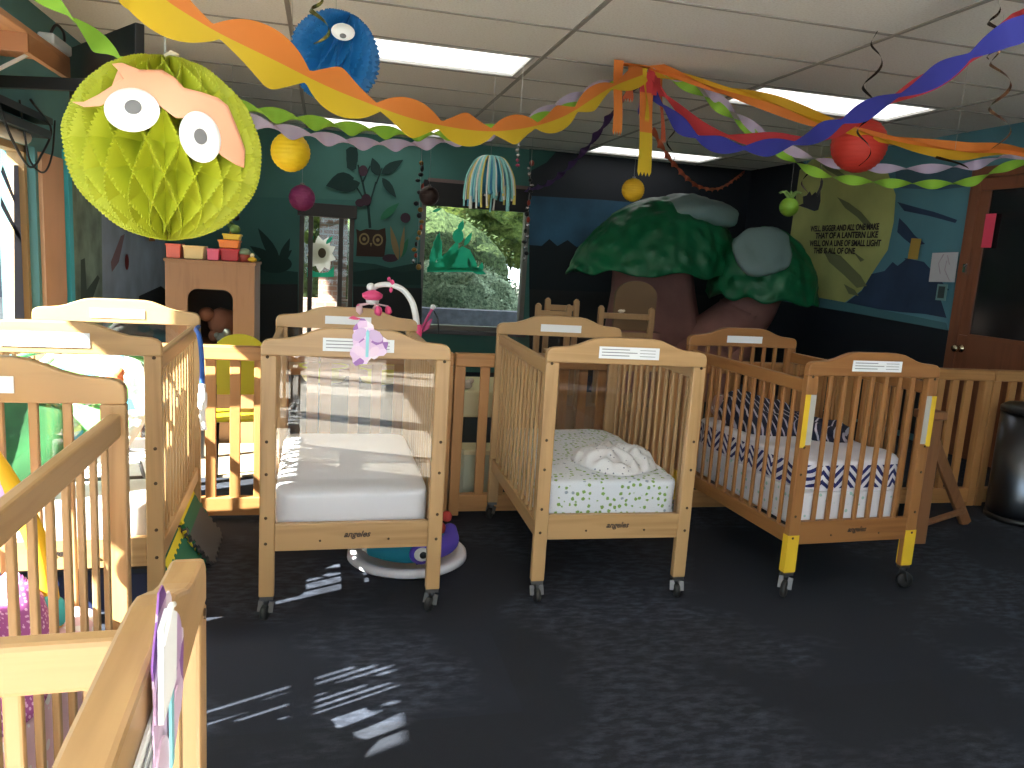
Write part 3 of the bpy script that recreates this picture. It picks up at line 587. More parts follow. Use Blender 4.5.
# chevron bedding
matt(cC, specks('pastel_sheet', (.62, .62, .68), (.30, .48, .45), 30, .22), 'crib mattress in a white sheet with pale green print under the chevron quilt', z0=.27, z1=.425, amp=.003, seed=8)
m, nt, p = nodes('chevron_quilt'); tc = nt.nodes.new('ShaderNodeTexCoord'); sp = N('ShaderNodeSeparateXYZ'); lk(nt, tc.outputs['Object'], sp.inputs[0])
ad = N('ShaderNodeMath', operation='ADD'); lk(nt, sp.outputs[0], ad.inputs[0]); lk(nt, sp.outputs[1], ad.inputs[1])
pp = N('ShaderNodeMath', operation='PINGPONG'); pp.inputs[1].default_value = .058; lk(nt, ad.outputs[0], pp.inputs[0])
zz = N('ShaderNodeMath', operation='ADD'); lk(nt, pp.outputs[0], zz.inputs[0]); lk(nt, sp.outputs[2], zz.inputs[1])
fr = N('ShaderNodeMath', operation='PINGPONG'); fr.inputs[1].default_value = .020; lk(nt, zz.outputs[0], fr.inputs[0])
g1 = N('ShaderNodeMath', operation='GREATER_THAN'); g1.inputs[1].default_value = .0100; lk(nt, fr.outputs[0], g1.inputs[0])
b1 = N('ShaderNodeMath', operation='GREATER_THAN'); b1.inputs[1].default_value = -.048; lk(nt, sp.outputs[2], b1.inputs[0])
b2 = N('ShaderNodeMath', operation='LESS_THAN'); b2.inputs[1].default_value = .046; lk(nt, sp.outputs[2], b2.inputs[0])
m1 = N('ShaderNodeMath', operation='MULTIPLY'); m2 = N('ShaderNodeMath', operation='MULTIPLY'); lk(nt, g1.outputs[0], m1.inputs[0]); lk(nt, b1.outputs[0], m1.inputs[1]); lk(nt, m1.outputs[0], m2.inputs[0]); lk(nt, b2.outputs[0], m2.inputs[1])
mx = N('ShaderNodeMix', data_type='RGBA'); mx.inputs[6].default_value = (.68, .66, .74, 1); mx.inputs[7].default_value = (.012, .016, .12, 1); lk(nt, m2.outputs[0], mx.inputs[0]); lk(nt, mx.outputs[2], p.inputs['Base Color']); p.inputs['Roughness'].default_value = .85
o = MB().ell((0, 0, 0), (CW/2-.046, CL/2-.042, .080), 96, 40, e=.26, amp=.013, seed=11, fq=7).build('chevron_quilt', m); o.location = (cC.location.x, cC.location.y, .478); o.rotation_euler = cC.rotation_euler
tag(o, 'white puffy quilt with a navy chevron band in the yellow taped crib', 'quilt')
STR = stripes('navy_striped_cloth', (.008, .010, .035), (.42, .40, .50), (.5, .3, .6), 11, .86, 2.5)
o = MB().ell((0, 0, 0), (.17, .19, .085), 48, 24, e=.7, amp=.04, seed=21, fq=6).build('striped_pillow', STR); o.location = (cC.location.x-.06, cC.location.y+.12, .585); o.rotation_euler = (.25, .1, .3)
tag(o, 'dark navy striped cushion bundled at the back of the chevron crib', 'cushion')
o = MB().ell((0, 0, 0), (.13, .15, .06), 48, 24, e=.7, amp=.035, seed=29, fq=7).build('striped_blanket', STR); o.location = (cC.location.x+.12, cC.location.y-.02, .575); o.rotation_euler = (0, .2, -.5)
tag(o, 'dark navy striped blanket lying folded in the middle of the chevron crib', 'blanket')
o = MB().ell((0, 0, 0), (.05, .06, .07), 32, 20, e=.8, amp=.02, seed=33, fq=12).build('plush_bundle', specks('pink_grey_plush', (.35, .22, .22), (.7, .65, .65), 35, .3)); o.location = (cC.location.x-.19, cC.location.y+.28, .60)
tag(o, 'small pinkish patterned cloth bundle beside the navy striped cushion', 'cloth bundle')
# crib E bedding
o = matt(cE, specks('pink_dot_sheet', (.80, .55, .66), (.85, .80, .85), 26, .33), 'pink and white dotted sheet on the mattress of the left edge crib', seed=9, z1=.47)
WBL = mat('white_fleece', (.86, .84, .78), .9, bump=.3, bs=90); YFL = mat('pale_yellow_fleece', (.85, .75, .32), .9)
blanket('white_blanket', (-.86, 1.25, .467), (.14, .30, .16), 0, WBL, 'white crumpled blanket in the left edge crib', 'blanket', 7, amp=.05, fq=8)
blanket('yellow_blanket', (-.80, 1.60, .467), (.11, .13, .14), .5, YFL, 'pale yellow blanket heaped at the far end of the left edge crib', 'blanket', 12, amp=.04, fq=9)
GLP = specks('purple_glitter', (.45, .12, .42), (.85, .55, .85), 120, .35)
blanket('glitter_dress', (-.56, 1.42, .467), (.10, .22, .13), .1, GLP, 'purple pink glitter cloth along the rail of the left edge crib', 'cloth', 17, amp=.05, fq=10)
o = MB().ell((0, 0, 0), (.028, .03, .035), 16, 12).ell((.0, -.03, .03), (.018, .018, .018), 12, 8).build('plush_toy', mat('teal_plush', (.05, .42, .50), .8)); o.location = (-.52, 1.62, .50); tag(o, 'small teal plush toy in the corner of the left edge crib', 'plush toy')
# yellow toy arch over crib E
t = empty('toy_arch', (-.755, 1.64, .47), -.1, 'yellow padded toy arch with a lilac ring in the left edge crib', 'toy arch'); t.scale = (.95, 1, 1.22)
MB().tube(spline([(-.26, 0, 0), (-.25, 0, .20), (-.16, 0, .36), (-.02, 0, .38), (.12, 0, .31), (.22, 0, .16), (.25, 0, .0)], 8), .020, 12).build('arch_tube', mat('yellow_fabric', (.90, .55, .02), .6), t)
MB().tube([(.13+.042*math.cos(a), -.01, .235+.036*math.sin(a)) for a in [2*PI*i/24 for i in range(24)]], .011, 8, closed=True).build('ring', mat('lilac_plastic', (.62, .48, .85), .35), t)
MB().tube([(.13, -.005, .27), (.13, -.004, .305)], .004, 6).build('strap', WHITE, t)
# baby bouncer in crib D
t = empty('baby_bouncer', (-.77, 2.80, .44), .15, 'baby bouncer with a leaf print padded seat inside the left crib', 'baby bouncer')
m, nt, p = nodes('jungle_print'); tc = nt.nodes.new('ShaderNodeTexCoord'); vo = N('ShaderNodeTexVoronoi', Scale=24.0); lk(nt, tc.outputs['Object'], vo.inputs['Vector'])
gc = N('ShaderNodeValToRGB'); gc.color_ramp.interpolation = 'CONSTANT'; e = gc.color_ramp.elements; e[0].color = (.75, .80, .78, 1); e[1].position = .38; e[1].color = (.10, .42, .12, 1)
for pos, c in ((.58, (.80, .80, .78, 1)), (.72, (.05, .40, .62, 1)), (.84, (.8, .82, .78, 1)), (.93, (.55, .18, .08, 1))): k_ = e.new(pos); k_.color = c
lk(nt, vo.outputs['Color'], gc.inputs[0]); lk(nt, gc.outputs[0], p.inputs['Base Color']); p.inputs['Roughness'].default_value = .8; JUN = m
o = MB().ell((0, 0, 0), (.17, .25, .045), 40, 20, e=.8).build('seat_pad', JUN, t); o.location = (0, .03, .25); o.rotation_euler = (.72, 0, 0)
R_ = Matrix.Rotation(.72, 4, 'X')
o = MB().tube([(.175*math.cos(a), .255*math.sin(a), .02) for a in [2*PI*i/40 for i in range(40)]], .018, 10, closed=True).build('padded_rim', mat('white_fabric', (.82, .84, .84), .8), t); o.location = (0, .03, .25); o.rotation_euler = (.72, 0, 0)
b = MB()
for s in (-1, 1): b.tube(spline([(s*.17, -.22, .10), (s*.18, -.12, .02), (s*.19, .1, .005), (s*.18, .26, .01), (s*.1, .30, .01)], 6), .006, 8)
b.tube([(-.1, .30, .01), (.1, .30, .01)], .006, 8).tube([(-.18, -.12, .02), (.18, -.12, .02)], .006, 8).tube([(.185, .1, .01), (.19, .14, .40)], .006, 8).tube([(-.185, .1, .01), (-.19, .14, .40)], .006, 8).build('wire_frame', STEEL, t)
b = MB().tube(spline([(-.20, .10, .30), (-.17, -.10, .42), (0, -.18, .46), (.17, -.10, .42), (.20, .10, .30)], 8), .010, 8); b.build('toy_bar', mat('green_plastic', (.06, .35, .10), .4), t)
for s, c, nme, lb in ((-.09, (.05, .4, .75), 'blue', 'hanging blue bird toy'), (.10, (.85, .22, .08), 'orange', 'hanging orange ball toy')):
    z0 = .40; b = MB().ell((0, 0, 0), (.026, .022, .032), 16, 10).ell((.014, -.012, .026), (.016, .014, .016), 12, 8).tube([(0, 0, .02), (0, 0, .07)], .002, 5)
    o = b.build('hanging_toy', mat('toy_'+nme, c, .6), t); o.location = (s, -.17, z0-.04); o['label'] = lb
o = MB().ell((0, 0, 0), (.11, .035, .15), 30, 14, e=.5, amp=.01, seed=3, fq=8).build('green_play_mat', mat('green_play_mat', (.03, .16, .05), .8, var=.3, vs=12)); o.location = (-.87, 2.56, .60); o.rotation_euler = (-.08, 0, .03)
tag(o, 'folded green play mat propped at the near end of the left crib', 'play mat')

# blue strap and pacifier cloth on crib D
t = empty('strap', (-.455, 3.02, .90), 0.03, 'blue strap with a white end hanging on the side rail of the left crib', 'strap')
MB().tube(spline([(-.03, .28, .01), (-.02, .12, .015), (.0, .02, .012), (.012, -.02, -.02), (.016, -.01, -.10), (.018, -.03, -.17)], 6), .009, 6).build('webbing', mat('blue_webbing', (.02, .10, .42), .6), t)
MB().tube(spline([(.018, -.03, -.17), (.022, -.045, -.22), (.022, -.06, -.28), (.03, -.085, -.33)], 6), [.012]*4+[.016]*6+[.011]*9, 8).build('cloth_end', mat('white_satin', (.8, .8, .84), .4), t)

# ------------------------------------------------------------------ mobile, stickers on crib A
PINK = mat('hot_pink_plastic', (.80, .08, .24), .35)
P0 = V((cA.location.x+.24, cA.location.y+.47, 1.0))
t = empty('crib_mobile', tuple(P0), 0, 'white curved crib mobile arm with hot pink clamp and hanging pink toy', 'crib mobile')
def lp(px, py, Y=None): return at(px, py, Y=Y or P0.y)-P0
arm = [lp(417, 334), lp(416, 318), lp(412, 302), lp(403, 290), lp(391, 285), lp(380, 285), lp(371, 289)]
MB().tube(spline(arm, 8), [.016-.004*min(1, i/30) for i in range(49)], 12).build('arm', mat('white_arm', (.82, .82, .82), .3), t)
MB().ell(tuple(lp(371, 287)), (.020, .018, .018), 16, 10).build('arm_head', WHITE, t)
MB().lathe([(0, -.05), (.020, -.045), (.023, -.01), (.019, .03), (0, .032)], 16, tuple(lp(417, 331))).build('clamp', PINK, t)
MB().ell(tuple(lp(392, 284)), (.012, .012, .020), 12, 8).ell(tuple(lp(389, 279)), (.008, .008, .01), 10, 6).ell(tuple(lp(391, 290)), (.008, .008, .012), 10, 6).build('pink_bird', PINK, t)
b = MB().lathe([(0, .02), (.012, .018), (.030, .010), (.046, 0), (.044, -.016), (.030, -.026), (0, -.028)], 20, tuple(lp(372.5, 294))); b.build('motor_dome', PINK, t)
MB().lathe([(0, 0), (.030, 0), (.026, -.016), (.01, -.022), (0, -.022)], 20, tuple(lp(372.5, 300))).build('motor_base', WHITE, t)
b = MB()
for k in range(5):
    a = 2*PI*k/5; c = lp(372.5, 303); b.tube([tuple(c), tuple(c+V((.07*math.cos(a), .07*math.sin(a), -.012)))], .004, 6)
b.build('spokes', mat('pale_pink', (.75, .5, .55), .5), t)
for k in range(5):
    a = 2*PI*k/5; c = lp(372.5, 303)+V((.07*math.cos(a), .07*math.sin(a), -.03)); MB().ell(tuple(c), (.016, .016, .02), 12, 8, amp=.006, seed=k, fq=40).tube([tuple(c), tuple(c+V((0, 0, .02)))], .002, 4).build('hanging_butterfly', [PINK, mat('pale_pink', (.75, .5, .55), .5)][k % 2], t)
b = MB().tube(spline([lp(419, 334), lp(424, 324), lp(430, 313), lp(433, 308)], 6), .006, 8); b.prism([(0, 0), (.02, .05), (.045, .07), (.03, .02)], .006, 'xz', 0, o=tuple(lp(422, 333))); b.build('pink_ribbon', mat('magenta_ribbon', (.42, .03, .14), .5), t)
MB().ell(tuple(lp(433, 307)), (.013, .013, .012), 12, 8).build('ribbon_bead', mat('silver_bead', (.6, .58, .6), .3), t)
MB().tube(spline([lp(434, 311), lp(438, 320), lp(438.5, 334)], 6), .004, 6).build('cord', BLACK, t)
# purple foil butterfly cutouts
m, nt, p = nodes('iridescent_foil'); tc = nt.nodes.new('ShaderNodeTexCoord'); vo = N('ShaderNodeTexVoronoi', Scale=34.0, feature='F1'); lk(nt, tc.outputs['Object'], vo.inputs['Vector'])
gc = N('ShaderNodeValToRGB'); e = gc.color_ramp.elements; e[0].color = (.72, .50, .74, 1); e[1].color = (.62, .42, .70, 1); gc.color_ramp.interpolation = 'CONSTANT'
for pos, c in ((.35, (.86, .74, .86, 1)), (.52, (.28, .10, .40, 1)), (.62, (.80, .60, .82, 1)), (.85, (.30, .62, .68, 1)), (.9, (.85, .6, .75, 1))): e.new(pos).color = c
e[len(e)-1].position = 1.0
lk(nt, vo.outputs['Color'], gc.inputs[0]); lk(nt, gc.outputs[0], p.inputs['Base Color']); p.inputs['Roughness'].default_value = .35; FOIL = m
def butterfly(name, loc, rz, sc, label, th=.004, tilt=0):
    t = empty(name, loc, rz, label, 'cutout'); t.rotation_euler = (0, tilt, rz)
    out = []
    for k in range(36):
        a = 2*PI*k/36; r = (.085+.018*math.cos(3*a+.4)+.006*math.sin(11*a))*sc; out.append((r*math.cos(a)*.9, r*math.sin(a)*1.1))
    MB().prism(out, th, 'xz', -th).build('backing', FOIL, t)
    for (x, z, a, c, r) in ((-.035, .04, .036, .024, .7), (.035, .035, .036, .024, -.6), (-.032, -.035, .03, .02, -.6), (.03, -.035, .028, .019, .7)):
        P = ellp(x*sc, z*sc, a*sc, c*sc, r, 14); MB().prism(P, th*1.2, 'xz', -th*2.2).build('wing', mat('lilac_foil', (.58, .40, .66), .3) if z > 0 else mat('pale_foil', (.80, .60, .78), .3), t)
    MB().prism([(-.006*sc, -.06*sc), (.006*sc, -.06*sc), (.007*sc, .05*sc), (0, .065*sc), (-.007*sc, .05*sc)], th*1.6, 'xz', -th*3.6).build('body', mat('teal_foil', (.25, .62, .70), .3), t)
    return t
q = at(367, 343, Y=2.57)
butterfly('foil_cutout', (q.x, 2.5555, q.z), .0105, .74, 'purple crumpled foil butterfly cutout on the clear panelled crib front', th=.002)
# purple cutout on crib F's end board, facing right
q = at(166, 690, X=-.12)
def on_F(px, py, e):
    n_ = V((math.sin(1.60), -math.cos(1.60), 0)); d = ray(px, py); c0 = V((cF.location.x, cF.location.y, 0)); o0 = V((0, 0, H)); return o0+d*((CL/2+e-(o0-c0).dot(n_))/d.dot(n_))
q = on_F(166, 700, .003); b = butterfly('foil_cutout', tuple(q), 1.60, .8, 'purple winged foil cutout on the end board of the nearest crib', th=.0012)
q = on_F(165, 660, .009); t = empty('paper_tag', tuple(q), 0, 'white curled paper tag above the purple cutout on the nearest crib', 'paper tag'); 
MB().prism([(-.022, -.03), (.02, -.024), (.024, .02), (0, .034), (-.02, .03)], .003, 'yz', 0).build('sheet', PAPER, t)
MB().tube([(.002, -.02, .02), (.004, 0, .036), (.002, .018, .028)], .002, 6).build('curled_edge', PAPER, t)
# pink dashes of sticker on the rear headboard of A
q = at(355, 318, Y=3.50)
o = MB().prism([(-.03, 0), (-.01, .012), (.005, .006), (.03, .0), (.008, -.006), (-.008, -.005)], .002, 'xz', 0).build('pink_sticker', PINK); o.location = (q.x, 3.474, q.z); tag(o, 'small hot pink sticker on the label of the far headboard', 'sticker')

# ------------------------------------------------------------------ play ring with plush sea creature, under crib A
t = empty('play_ring', (.355, 3.06, 0), 0, 'white oval play ring lying on the carpet under the clear panelled crib', 'play ring')
MB().lathe([(.180, .004), (.230, .0), (.247, .012), (.245, .034), (.232, .040), (.195, .032), (.182, .012)], 48, sc=(1, .95)).build('rim', mat('white_ring_plastic', (.72, .72, .80), .4), t)
PU = mat('purple_plush', (.10, .06, .45), .8); TE = mat('teal_plush_body', (.01, .22, .32), .8)
t = empty('plush_fish', (.345, 2.985, .035), 0, 'teal and purple plush sea creature with a big eye in the white ring', 'plush toy'); t.scale = (1.15, 1.15, 1.2)
MB().tube(spline([(-.13, .0, .035), (-.06, -.04, .045), (.02, -.06, .05), (.09, -.03, .05), (.14, .05, .05)], 8), [.018+.028*math.sin(PI*min(1, (i+3)/34)) for i in range(33)], 14).build('body', TE, t)
MB().tube(spline([(.02, -.07, .045), (.09, -.055, .05), (.15, .0, .05), (.16, .07, .07)], 8), [.045-.0008*i for i in range(25)], 14).build('purple_side', PU, t)
MB().ell((.035, -.118, .055), (.042, .018, .036), 20, 12).build('eye_ring', mat('purple_ring', (.09, .06, .50), .5), t)
MB().ell((.035, -.128, .057), (.028, .014, .024), 20, 12).build('eye_white', WHITE, t)
MB().ell((.038, -.139, .058), (.013, .006, .012), 14, 8).build('pupil', BLACK, t)
MB().ell((.10, .04, .085), (.04, .03, .03), 16, 10).ell((.15, .09, .11), (.02, .02, .02), 12, 8).build('red_fin', mat('red_plush', (.45, .05, .04), .8), t)
MB().ell((-.135, .01, .04), (.03, .03, .022), 14, 8, amp=.01, seed=2, fq=30).build('white_tail', mat('white_plush', (.6, .6, .6), .9), t)

# ------------------------------------------------------------------ foam tiles beside crib D
def foam_tile(loc, rot, mt, label, s=.30, n=9):
    out = []; T = s/n
    def edge(p, d, nx):
        for k in range(n):
            a = p+d*(T*k); h = .020 if k % 2 else 0
            out.extend([a+d*T*.12+nx*h, a+d*T*.5+nx*h*1.15, a+d*T*.88+nx*h] if h else [a, a+d*T*.98])
    edge(V((-s/2, -s/2)), V((1, 0)), V((0, -1))); edge(V((s/2, -s/2)), V((0, 1)), V((1, 0))); edge(V((s/2, s/2)), V((-1, 0)), V((0, 1))); edge(V((-s/2, s/2)), V((0, -1)), V((-1, 0)))
    o = MB().prism([(q.x, q.y) for q in out], .014, 'xy', 0).build('foam_tile', mt); o.location = loc; o.rotation_euler = rot
    return tag(o, label, 'foam mat tile', 'interlocking foam tiles beside the left crib')
TY_ = mat('yellow_foam', (.72, .60, .03), .8); TG = mat('green_foam', (.01, .13, .07), .8); TK = mat('grey_foam', (.07, .07, .075), .8)
for (x, y, z, th, k_, mt_, lb) in ((-.525, 3.21, .160, 1.20, 1.0, TY_, 'yellow foam tile leaning under the far half of the left crib'), (-.497, 3.22, .112, 1.08, .72, TG, 'dark green foam tile leaning on the far yellow one'), (-.470, 3.20, .078, .96, .54, TK, 'grey foam tile leaning outermost beside the left crib'),
    (-.525, 2.86, .125, 1.20, .78, mat('dark_green_foam', (.006, .10, .065), .8), 'very dark green foam tile under the near half of the left crib'), (-.500, 2.87, .085, 1.08, .54, TY_, 'yellow foam tile at the near end, between two green ones'), (-.475, 2.86, .062, .96, .42, TG, 'nearest green foam tile, outermost by the crib leg')):
    foam_tile((x, y, z), (0, th, .03), mt_, lb, .33, 13).scale = (k_, 1, 1)
o = MB().box((-.26, -.18, 0), (.26, .18, .14)).build('storage_box', mat('navy_box', (.012, .02, .07), .5), bevel=.01); o.location = (-.82, 2.85, 0); tag(o, 'navy blue storage box on the carpet under the left crib', 'storage box')
MB().box((-.27, -.19, .14), (.27, .19, .155)).build('lid', mat('dark_blue_lid', (.02, .03, .05), .4), o)

# ------------------------------------------------------------------ fence
def fence(x0, x1, y, label, h=.80):
    t = empty('wooden_fence', ((x0+x1)/2, y, 0), 0, label, 'fence', 'low wooden fence sections'); L = x1-x0; a, c = -L/2+.004, L/2-.004
    MB().box((a, -.03, h-.062), (c, .03, h)).build('top_rail', FX, t, .006)
    MB().box((a, -.022, .02), (c, .022, .105)).build('bottom_rail', FX, t, .004)
    for s in (a, c): MB().box((s-(0 if s < 0 else .05), -.024, 0), (s+(.05 if s < 0 else 0), .024, h-.062)).build('post', FZ, t, .003)
    n = int((L-.1)/.105)
    for k in range(n):
        x = a+.05+(L-.108)*(k+1)/(n+1); MB().box((x-.0225, -.011, .10), (x+.0225, .011, h-.06)).build('slat', FZ, t, .003)
    return t
for x0, x1, lb in ((-1.47, -.02, 'wooden fence section at the far left, behind the bouncer crib'), (-.02, .60, 'wooden fence section behind the bare mattress crib'), (.60, 1.70, 'wooden fence section behind the turtle sheet crib'), (1.70, 2.74, 'wooden fence section behind the yellow taped crib'), (2.74, 3.70, 'wooden fence section at right behind the leaning stand'), (3.70, 4.62, 'wooden fence section behind the steel bin')):
    fence(x0, x1, 3.59, lb)
# stand with a diagonal leg
t = empty('wooden_stand', (2.86, 3.06, 0), 0, 'brown wooden stand with a slanting leg beside the yellow taped crib', 'stand')
MB().beam((-.02, -.02, 0), (-.01, .0, .66), .10, .03, up=(0, 1, 0)).build('upright', BZ, t, .004)
MB().beam((.515, .225, .0), (.02, .06, .58), .06, .025, up=(0, 1, 0)).build('slanting_leg', BZ, t, .004)
MB().beam((.0, .02, .07), (.44, .18, .09), .03, .02, up=(0, 0, 1)).build('foot_rail', BZ, t, .003)
MB().box((-.07, -.03, .62), (.05, .06, .66)).build('cap', BZ, t, .004)
# steel bin
t = empty('trash_bin', (3.76, 3.34, 0), 0, 'brushed steel waste bin with a black lid at the right edge', 'waste bin')
m, nt, p = nodes('brushed_steel'); p.inputs['Metallic'].default_value = 1; p.inputs['Base Color'].default_value = (.10, .11, .13, 1); p.inputs['Roughness'].default_value = .28; p.inputs['Anisotropic'].default_value = .6
MB().lathe([(0, .03), (.150, .03), (.152, .05), (.152, .60), (0, .60)], 40).build('body', m, t)
MB().lathe([(0, 0), (.156, 0), (.156, .03), (0, .03)], 40).build('base_ring', BLACK, t)
MB().lathe([(0, .60), (.157, .60), (.157, .625), (.13, .645), (.05, .655), (0, .655)], 40).build('lid', BLACK, t)
MB().box((-.03, -.19, .008), (.03, -.15, .02)).build('pedal', STEEL, t, .003)

# ================================================================== BEYOND THE FENCE
# wooden play cabinet with an arched opening
t = empty('play_cabinet', (-.68, 5.0, 0), 0, 'brown wooden play cabinet with an arched opening, toys on its top', 'cabinet')
CBW = wood('cabinet_wood', (.20, .10, .045), (.30, .155, .07), 2, .5)
x0, x1, z1 = -.255, .255, 1.115
oL, oR, oz = -.13, .13, .96
arc = [(oR, .62)]+[(oR-.06+.06*math.cos(a), oz-.06+.06*math.sin(a)) for a in [PI/2*i/6 for i in range(7)]]+[(oL+.06-.06*math.cos(a), oz-.06+.06*math.sin(a)) for a in [PI/2*i/6 for i in range(6, -1, -1)]]+[(oL, .62)]
b = MB().box((x0, 0, .0), (x1, .018, .62))
# face around the opening, as strips
b.box((x0, 0, .62), (oL, .018, z1)).box((oR, 0, .62), (x1, .018, z1)).prism([(oL, z1), (oL, .90)]+[(q[0], q[1]) for q in arc[1:-1]][::-1]+[(oR, .90), (oR, z1)], .018, 'xz', 0)
b.build('front_panel', CBW, t)
MB().box((x0, .018, 0), (x0+.018, .42, z1)).build('side_panel', CBW, t); MB().box((x1-.018, .018, 0), (x1, .42, z1)).build('side_panel', CBW, t)
MB().box((x0-.008, -.01, z1), (x1+.008, .43, z1+.018)).build('top', CBW, t, .003)
MB().box((x0+.018, .40, 0), (x1-.018, .418, z1)).build('back_panel', mat('dark_cabinet_back', (.02, .014, .012), .7), t)
MB().box((x0+.018, .018, .60), (x1-.018, .40, .618)).build('shelf', CBW, t)
cx, cy, cz = -.68, 5.0, 1.135
o = MB().ell((0, 0, 0), (.10, .09, .10), 24, 14, amp=.01, seed=1, fq=10).ell((-.10, -.03, .06), (.05, .05, .045), 16, 10).ell((-.05, -.05, -.07), (.04, .04, .04), 12, 8).build('plush_bear', mat('brown_plush', (.13, .045, .02), .9)); o.location = (cx+.06, cy+.17, .735); tag(o, 'brown plush bear lying inside the arched cabinet', 'plush toy')
o = MB().ell((0, 0, 0), (.035, .03, .035), 16, 10, amp=.01, seed=4, fq=25).ell((.03, -.01, .04), (.025, .02, .025), 12, 8).ell((-.03, .0, .02), (.018, .018, .018), 12, 8).build('small_plush', mat('grey_plush', (.12, .13, .11), .9)); o.location = (cx+.06, cy+.055, .655); tag(o, 'small grey plush animal in front of the brown bear in the cabinet', 'plush toy')
def tub(name, x, w_, h_, mt, label, dy=.1, d=.13, lid=None, z=cz):
    t2 = empty(name, (cx+x, cy+dy, z), 0, label, 'toy bin'); b = MB().prism([(-w_*.45, 0), (w_*.45, 0), (w_*.5, h_), (-w_*.5, h_)], d, 'xz', -d/2); b.build('body', mt, t2, .006)
    MB().box((-w_*.53, -d*.55, h_-.012), (w_*.53, d*.55, h_)).build('rim', lid or mt, t2, .003); return t2
tub('toy_tub', .105, .11, .075, mat('red_tub', (.50, .012, .02), .4), 'red plastic tub on the arched cabinet')
tub('toy_tub', .10, .12, .05, mat('orange_tub', (.80, .22, .02), .4), 'orange plastic tub stacked on the red one', z=cz+.077)
tub('toy_tub', .115, .10, .035, mat('yellow_tub', (.75, .55, .03), .4), 'yellow plastic tub topmost of the stack on the cabinet', z=cz+.129)
o = MB().ell((0, 0, .028), (.032, .032, .028), 16, 10).build('green_ball', mat('olive_green_ball', (.18, .30, .07), .5)); o.location = (cx+.13, cy+.1, cz+.165); tag(o, 'olive green ball on top of the stacked tubs', 'ball')
tub('toy_tub', -.10, .12, .08, mat('pale_yellow_tub', (.85, .60, .25), .4), 'pale yellow tub beside the pink toy box on the cabinet')
tub('toy_tub', -.215, .085, .085, mat('salmon_tub', (.80, .16, .10), .4), 'salmon red tub at the left end of the cabinet top')
tub('toy_box', .015, .07, .07, mat('pink_box', (.65, .10, .18), .4), 'small pink toy box between the yellow and red tubs', dy=.04, d=.08)
t2 = empty('green_cup', (cx+.19, cy+.06, cz), 0, 'red toy cup with a grey green domed lid on the cabinet', 'toy cup')
MB().lathe([(0, 0), (.028, 0), (.034, .055), (0, .055)], 16).build('cup', mat('dull_red', (.32, .05, .03), .5), t2)
MB().ell((0, 0, .055), (.036, .036, .028), 16, 10).build('domed_lid', mat('sage', (.18, .25, .15), .5), t2)
t2 = empty('toy_duck', (cx+.238, cy+.03, cz), 0, 'small yellow toy duck at the right corner of the cabinet top', 'toy duck')
MB().ell((0, 0, .016), (.028, .02, .016), 14, 8).build('body', mat('duck_yellow', (.75, .45, .02), .5), t2); MB().ell((.0, 0, .042), (.013, .013, .014), 12, 8).build('head', mat('duck_pale', (.75, .65, .4), .5), t2)
o = MB().box((-.035, -.003, -.045), (.035, .003, .045)).build('orange_card', mat('orange_card', (.45, .16, .04), .7)); o.location = (-1.475, 7.35, 1.30); o.rotation_euler = (0, 0, PI/2); o.scale = (3, 1, 2.0); tag(o, 'orange square card pinned on the grey blue left wall panel', 'card')
o = MB().box((-.3, -.2, 0), (.3, .2, .55)).ell((0, 0, .6), (.3, .2, .12), 20, 10).build('dark_cushion', mat('dark_cloth_heap', (.02, .018, .02), .9)); o.location = (-1.12, 5.6, 0); tag(o, 'dark cloth covered heap beside the arched cabinet', 'cushion')
# yellow seated toddler table
YS_ = mat('yellow_seat_plastic', (.62, .55, .02), .4)
t = empty('toddler_table', (-.12, 4.35, 0), 0, 'wooden toddler table with moulded yellow seats behind the fence', 'table')
TW = wood('table_wood', (.33, .16, .06), (.47, .25, .10), 0, .4)
MB().box((-.62, -.30, .60), (.62, .30, .635)).build('tabletop', TW, t, .006)
for sx in (-1, 1):
    for sy in (-1, 1): MB().box((sx*.56-.02, sy*.25-.02, 0), (sx*.56+.02, sy*.25+.02, .60)).build('leg', mat('black_metal', (.02, .02, .022), .4, .6), t)
for x, y in ((-.30, -.2), (.12, -.2), (-.1, .18), (.42, -.2)):
    b = MB(); n = 20
    pr_ = [(.0, .56), (.10, .56), (.125, .60), (.128, .64), (.118, .642), (.112, .605), (.0, .572)]; b.lathe(pr_, n, (x, y, 0)); b.build('yellow_seat', YS_, t)
# yellow chair back seen above fence
t = empty('yellow_chair', (-.41, 4.02, 0), .1, 'yellow moulded child chair with a rounded back, near the fence', 'chair')
back = [(-.13+.0, .66)]+[(.13*math.cos(a), .66+.145*math.sin(a)**.7) for a in [PI-PI*i/14 for i in range(1, 14)]]+[(.13, .66)]
MB().prism([(x, z) for x, z in back]+[(.12, .50), (-.12, .50)], .012, 'xz', -.006).build('backrest', YS_, t, .004)
MB().box((-.14, -.02, .36), (.14, .26, .375)).build('seat', YS_, t, .005)
for sx in (-1, 1):
    MB().beam((sx*.12, .0, 0), (sx*.115, 0, .55), .018, .018).build('leg', mat('black_metal', (.02, .02, .022), .4, .6), t); MB().beam((sx*.12, .24, 0), (sx*.11, .22, .37), .018, .018).build('leg', mat('black_metal', (.02, .02, .022), .4, .6), t)
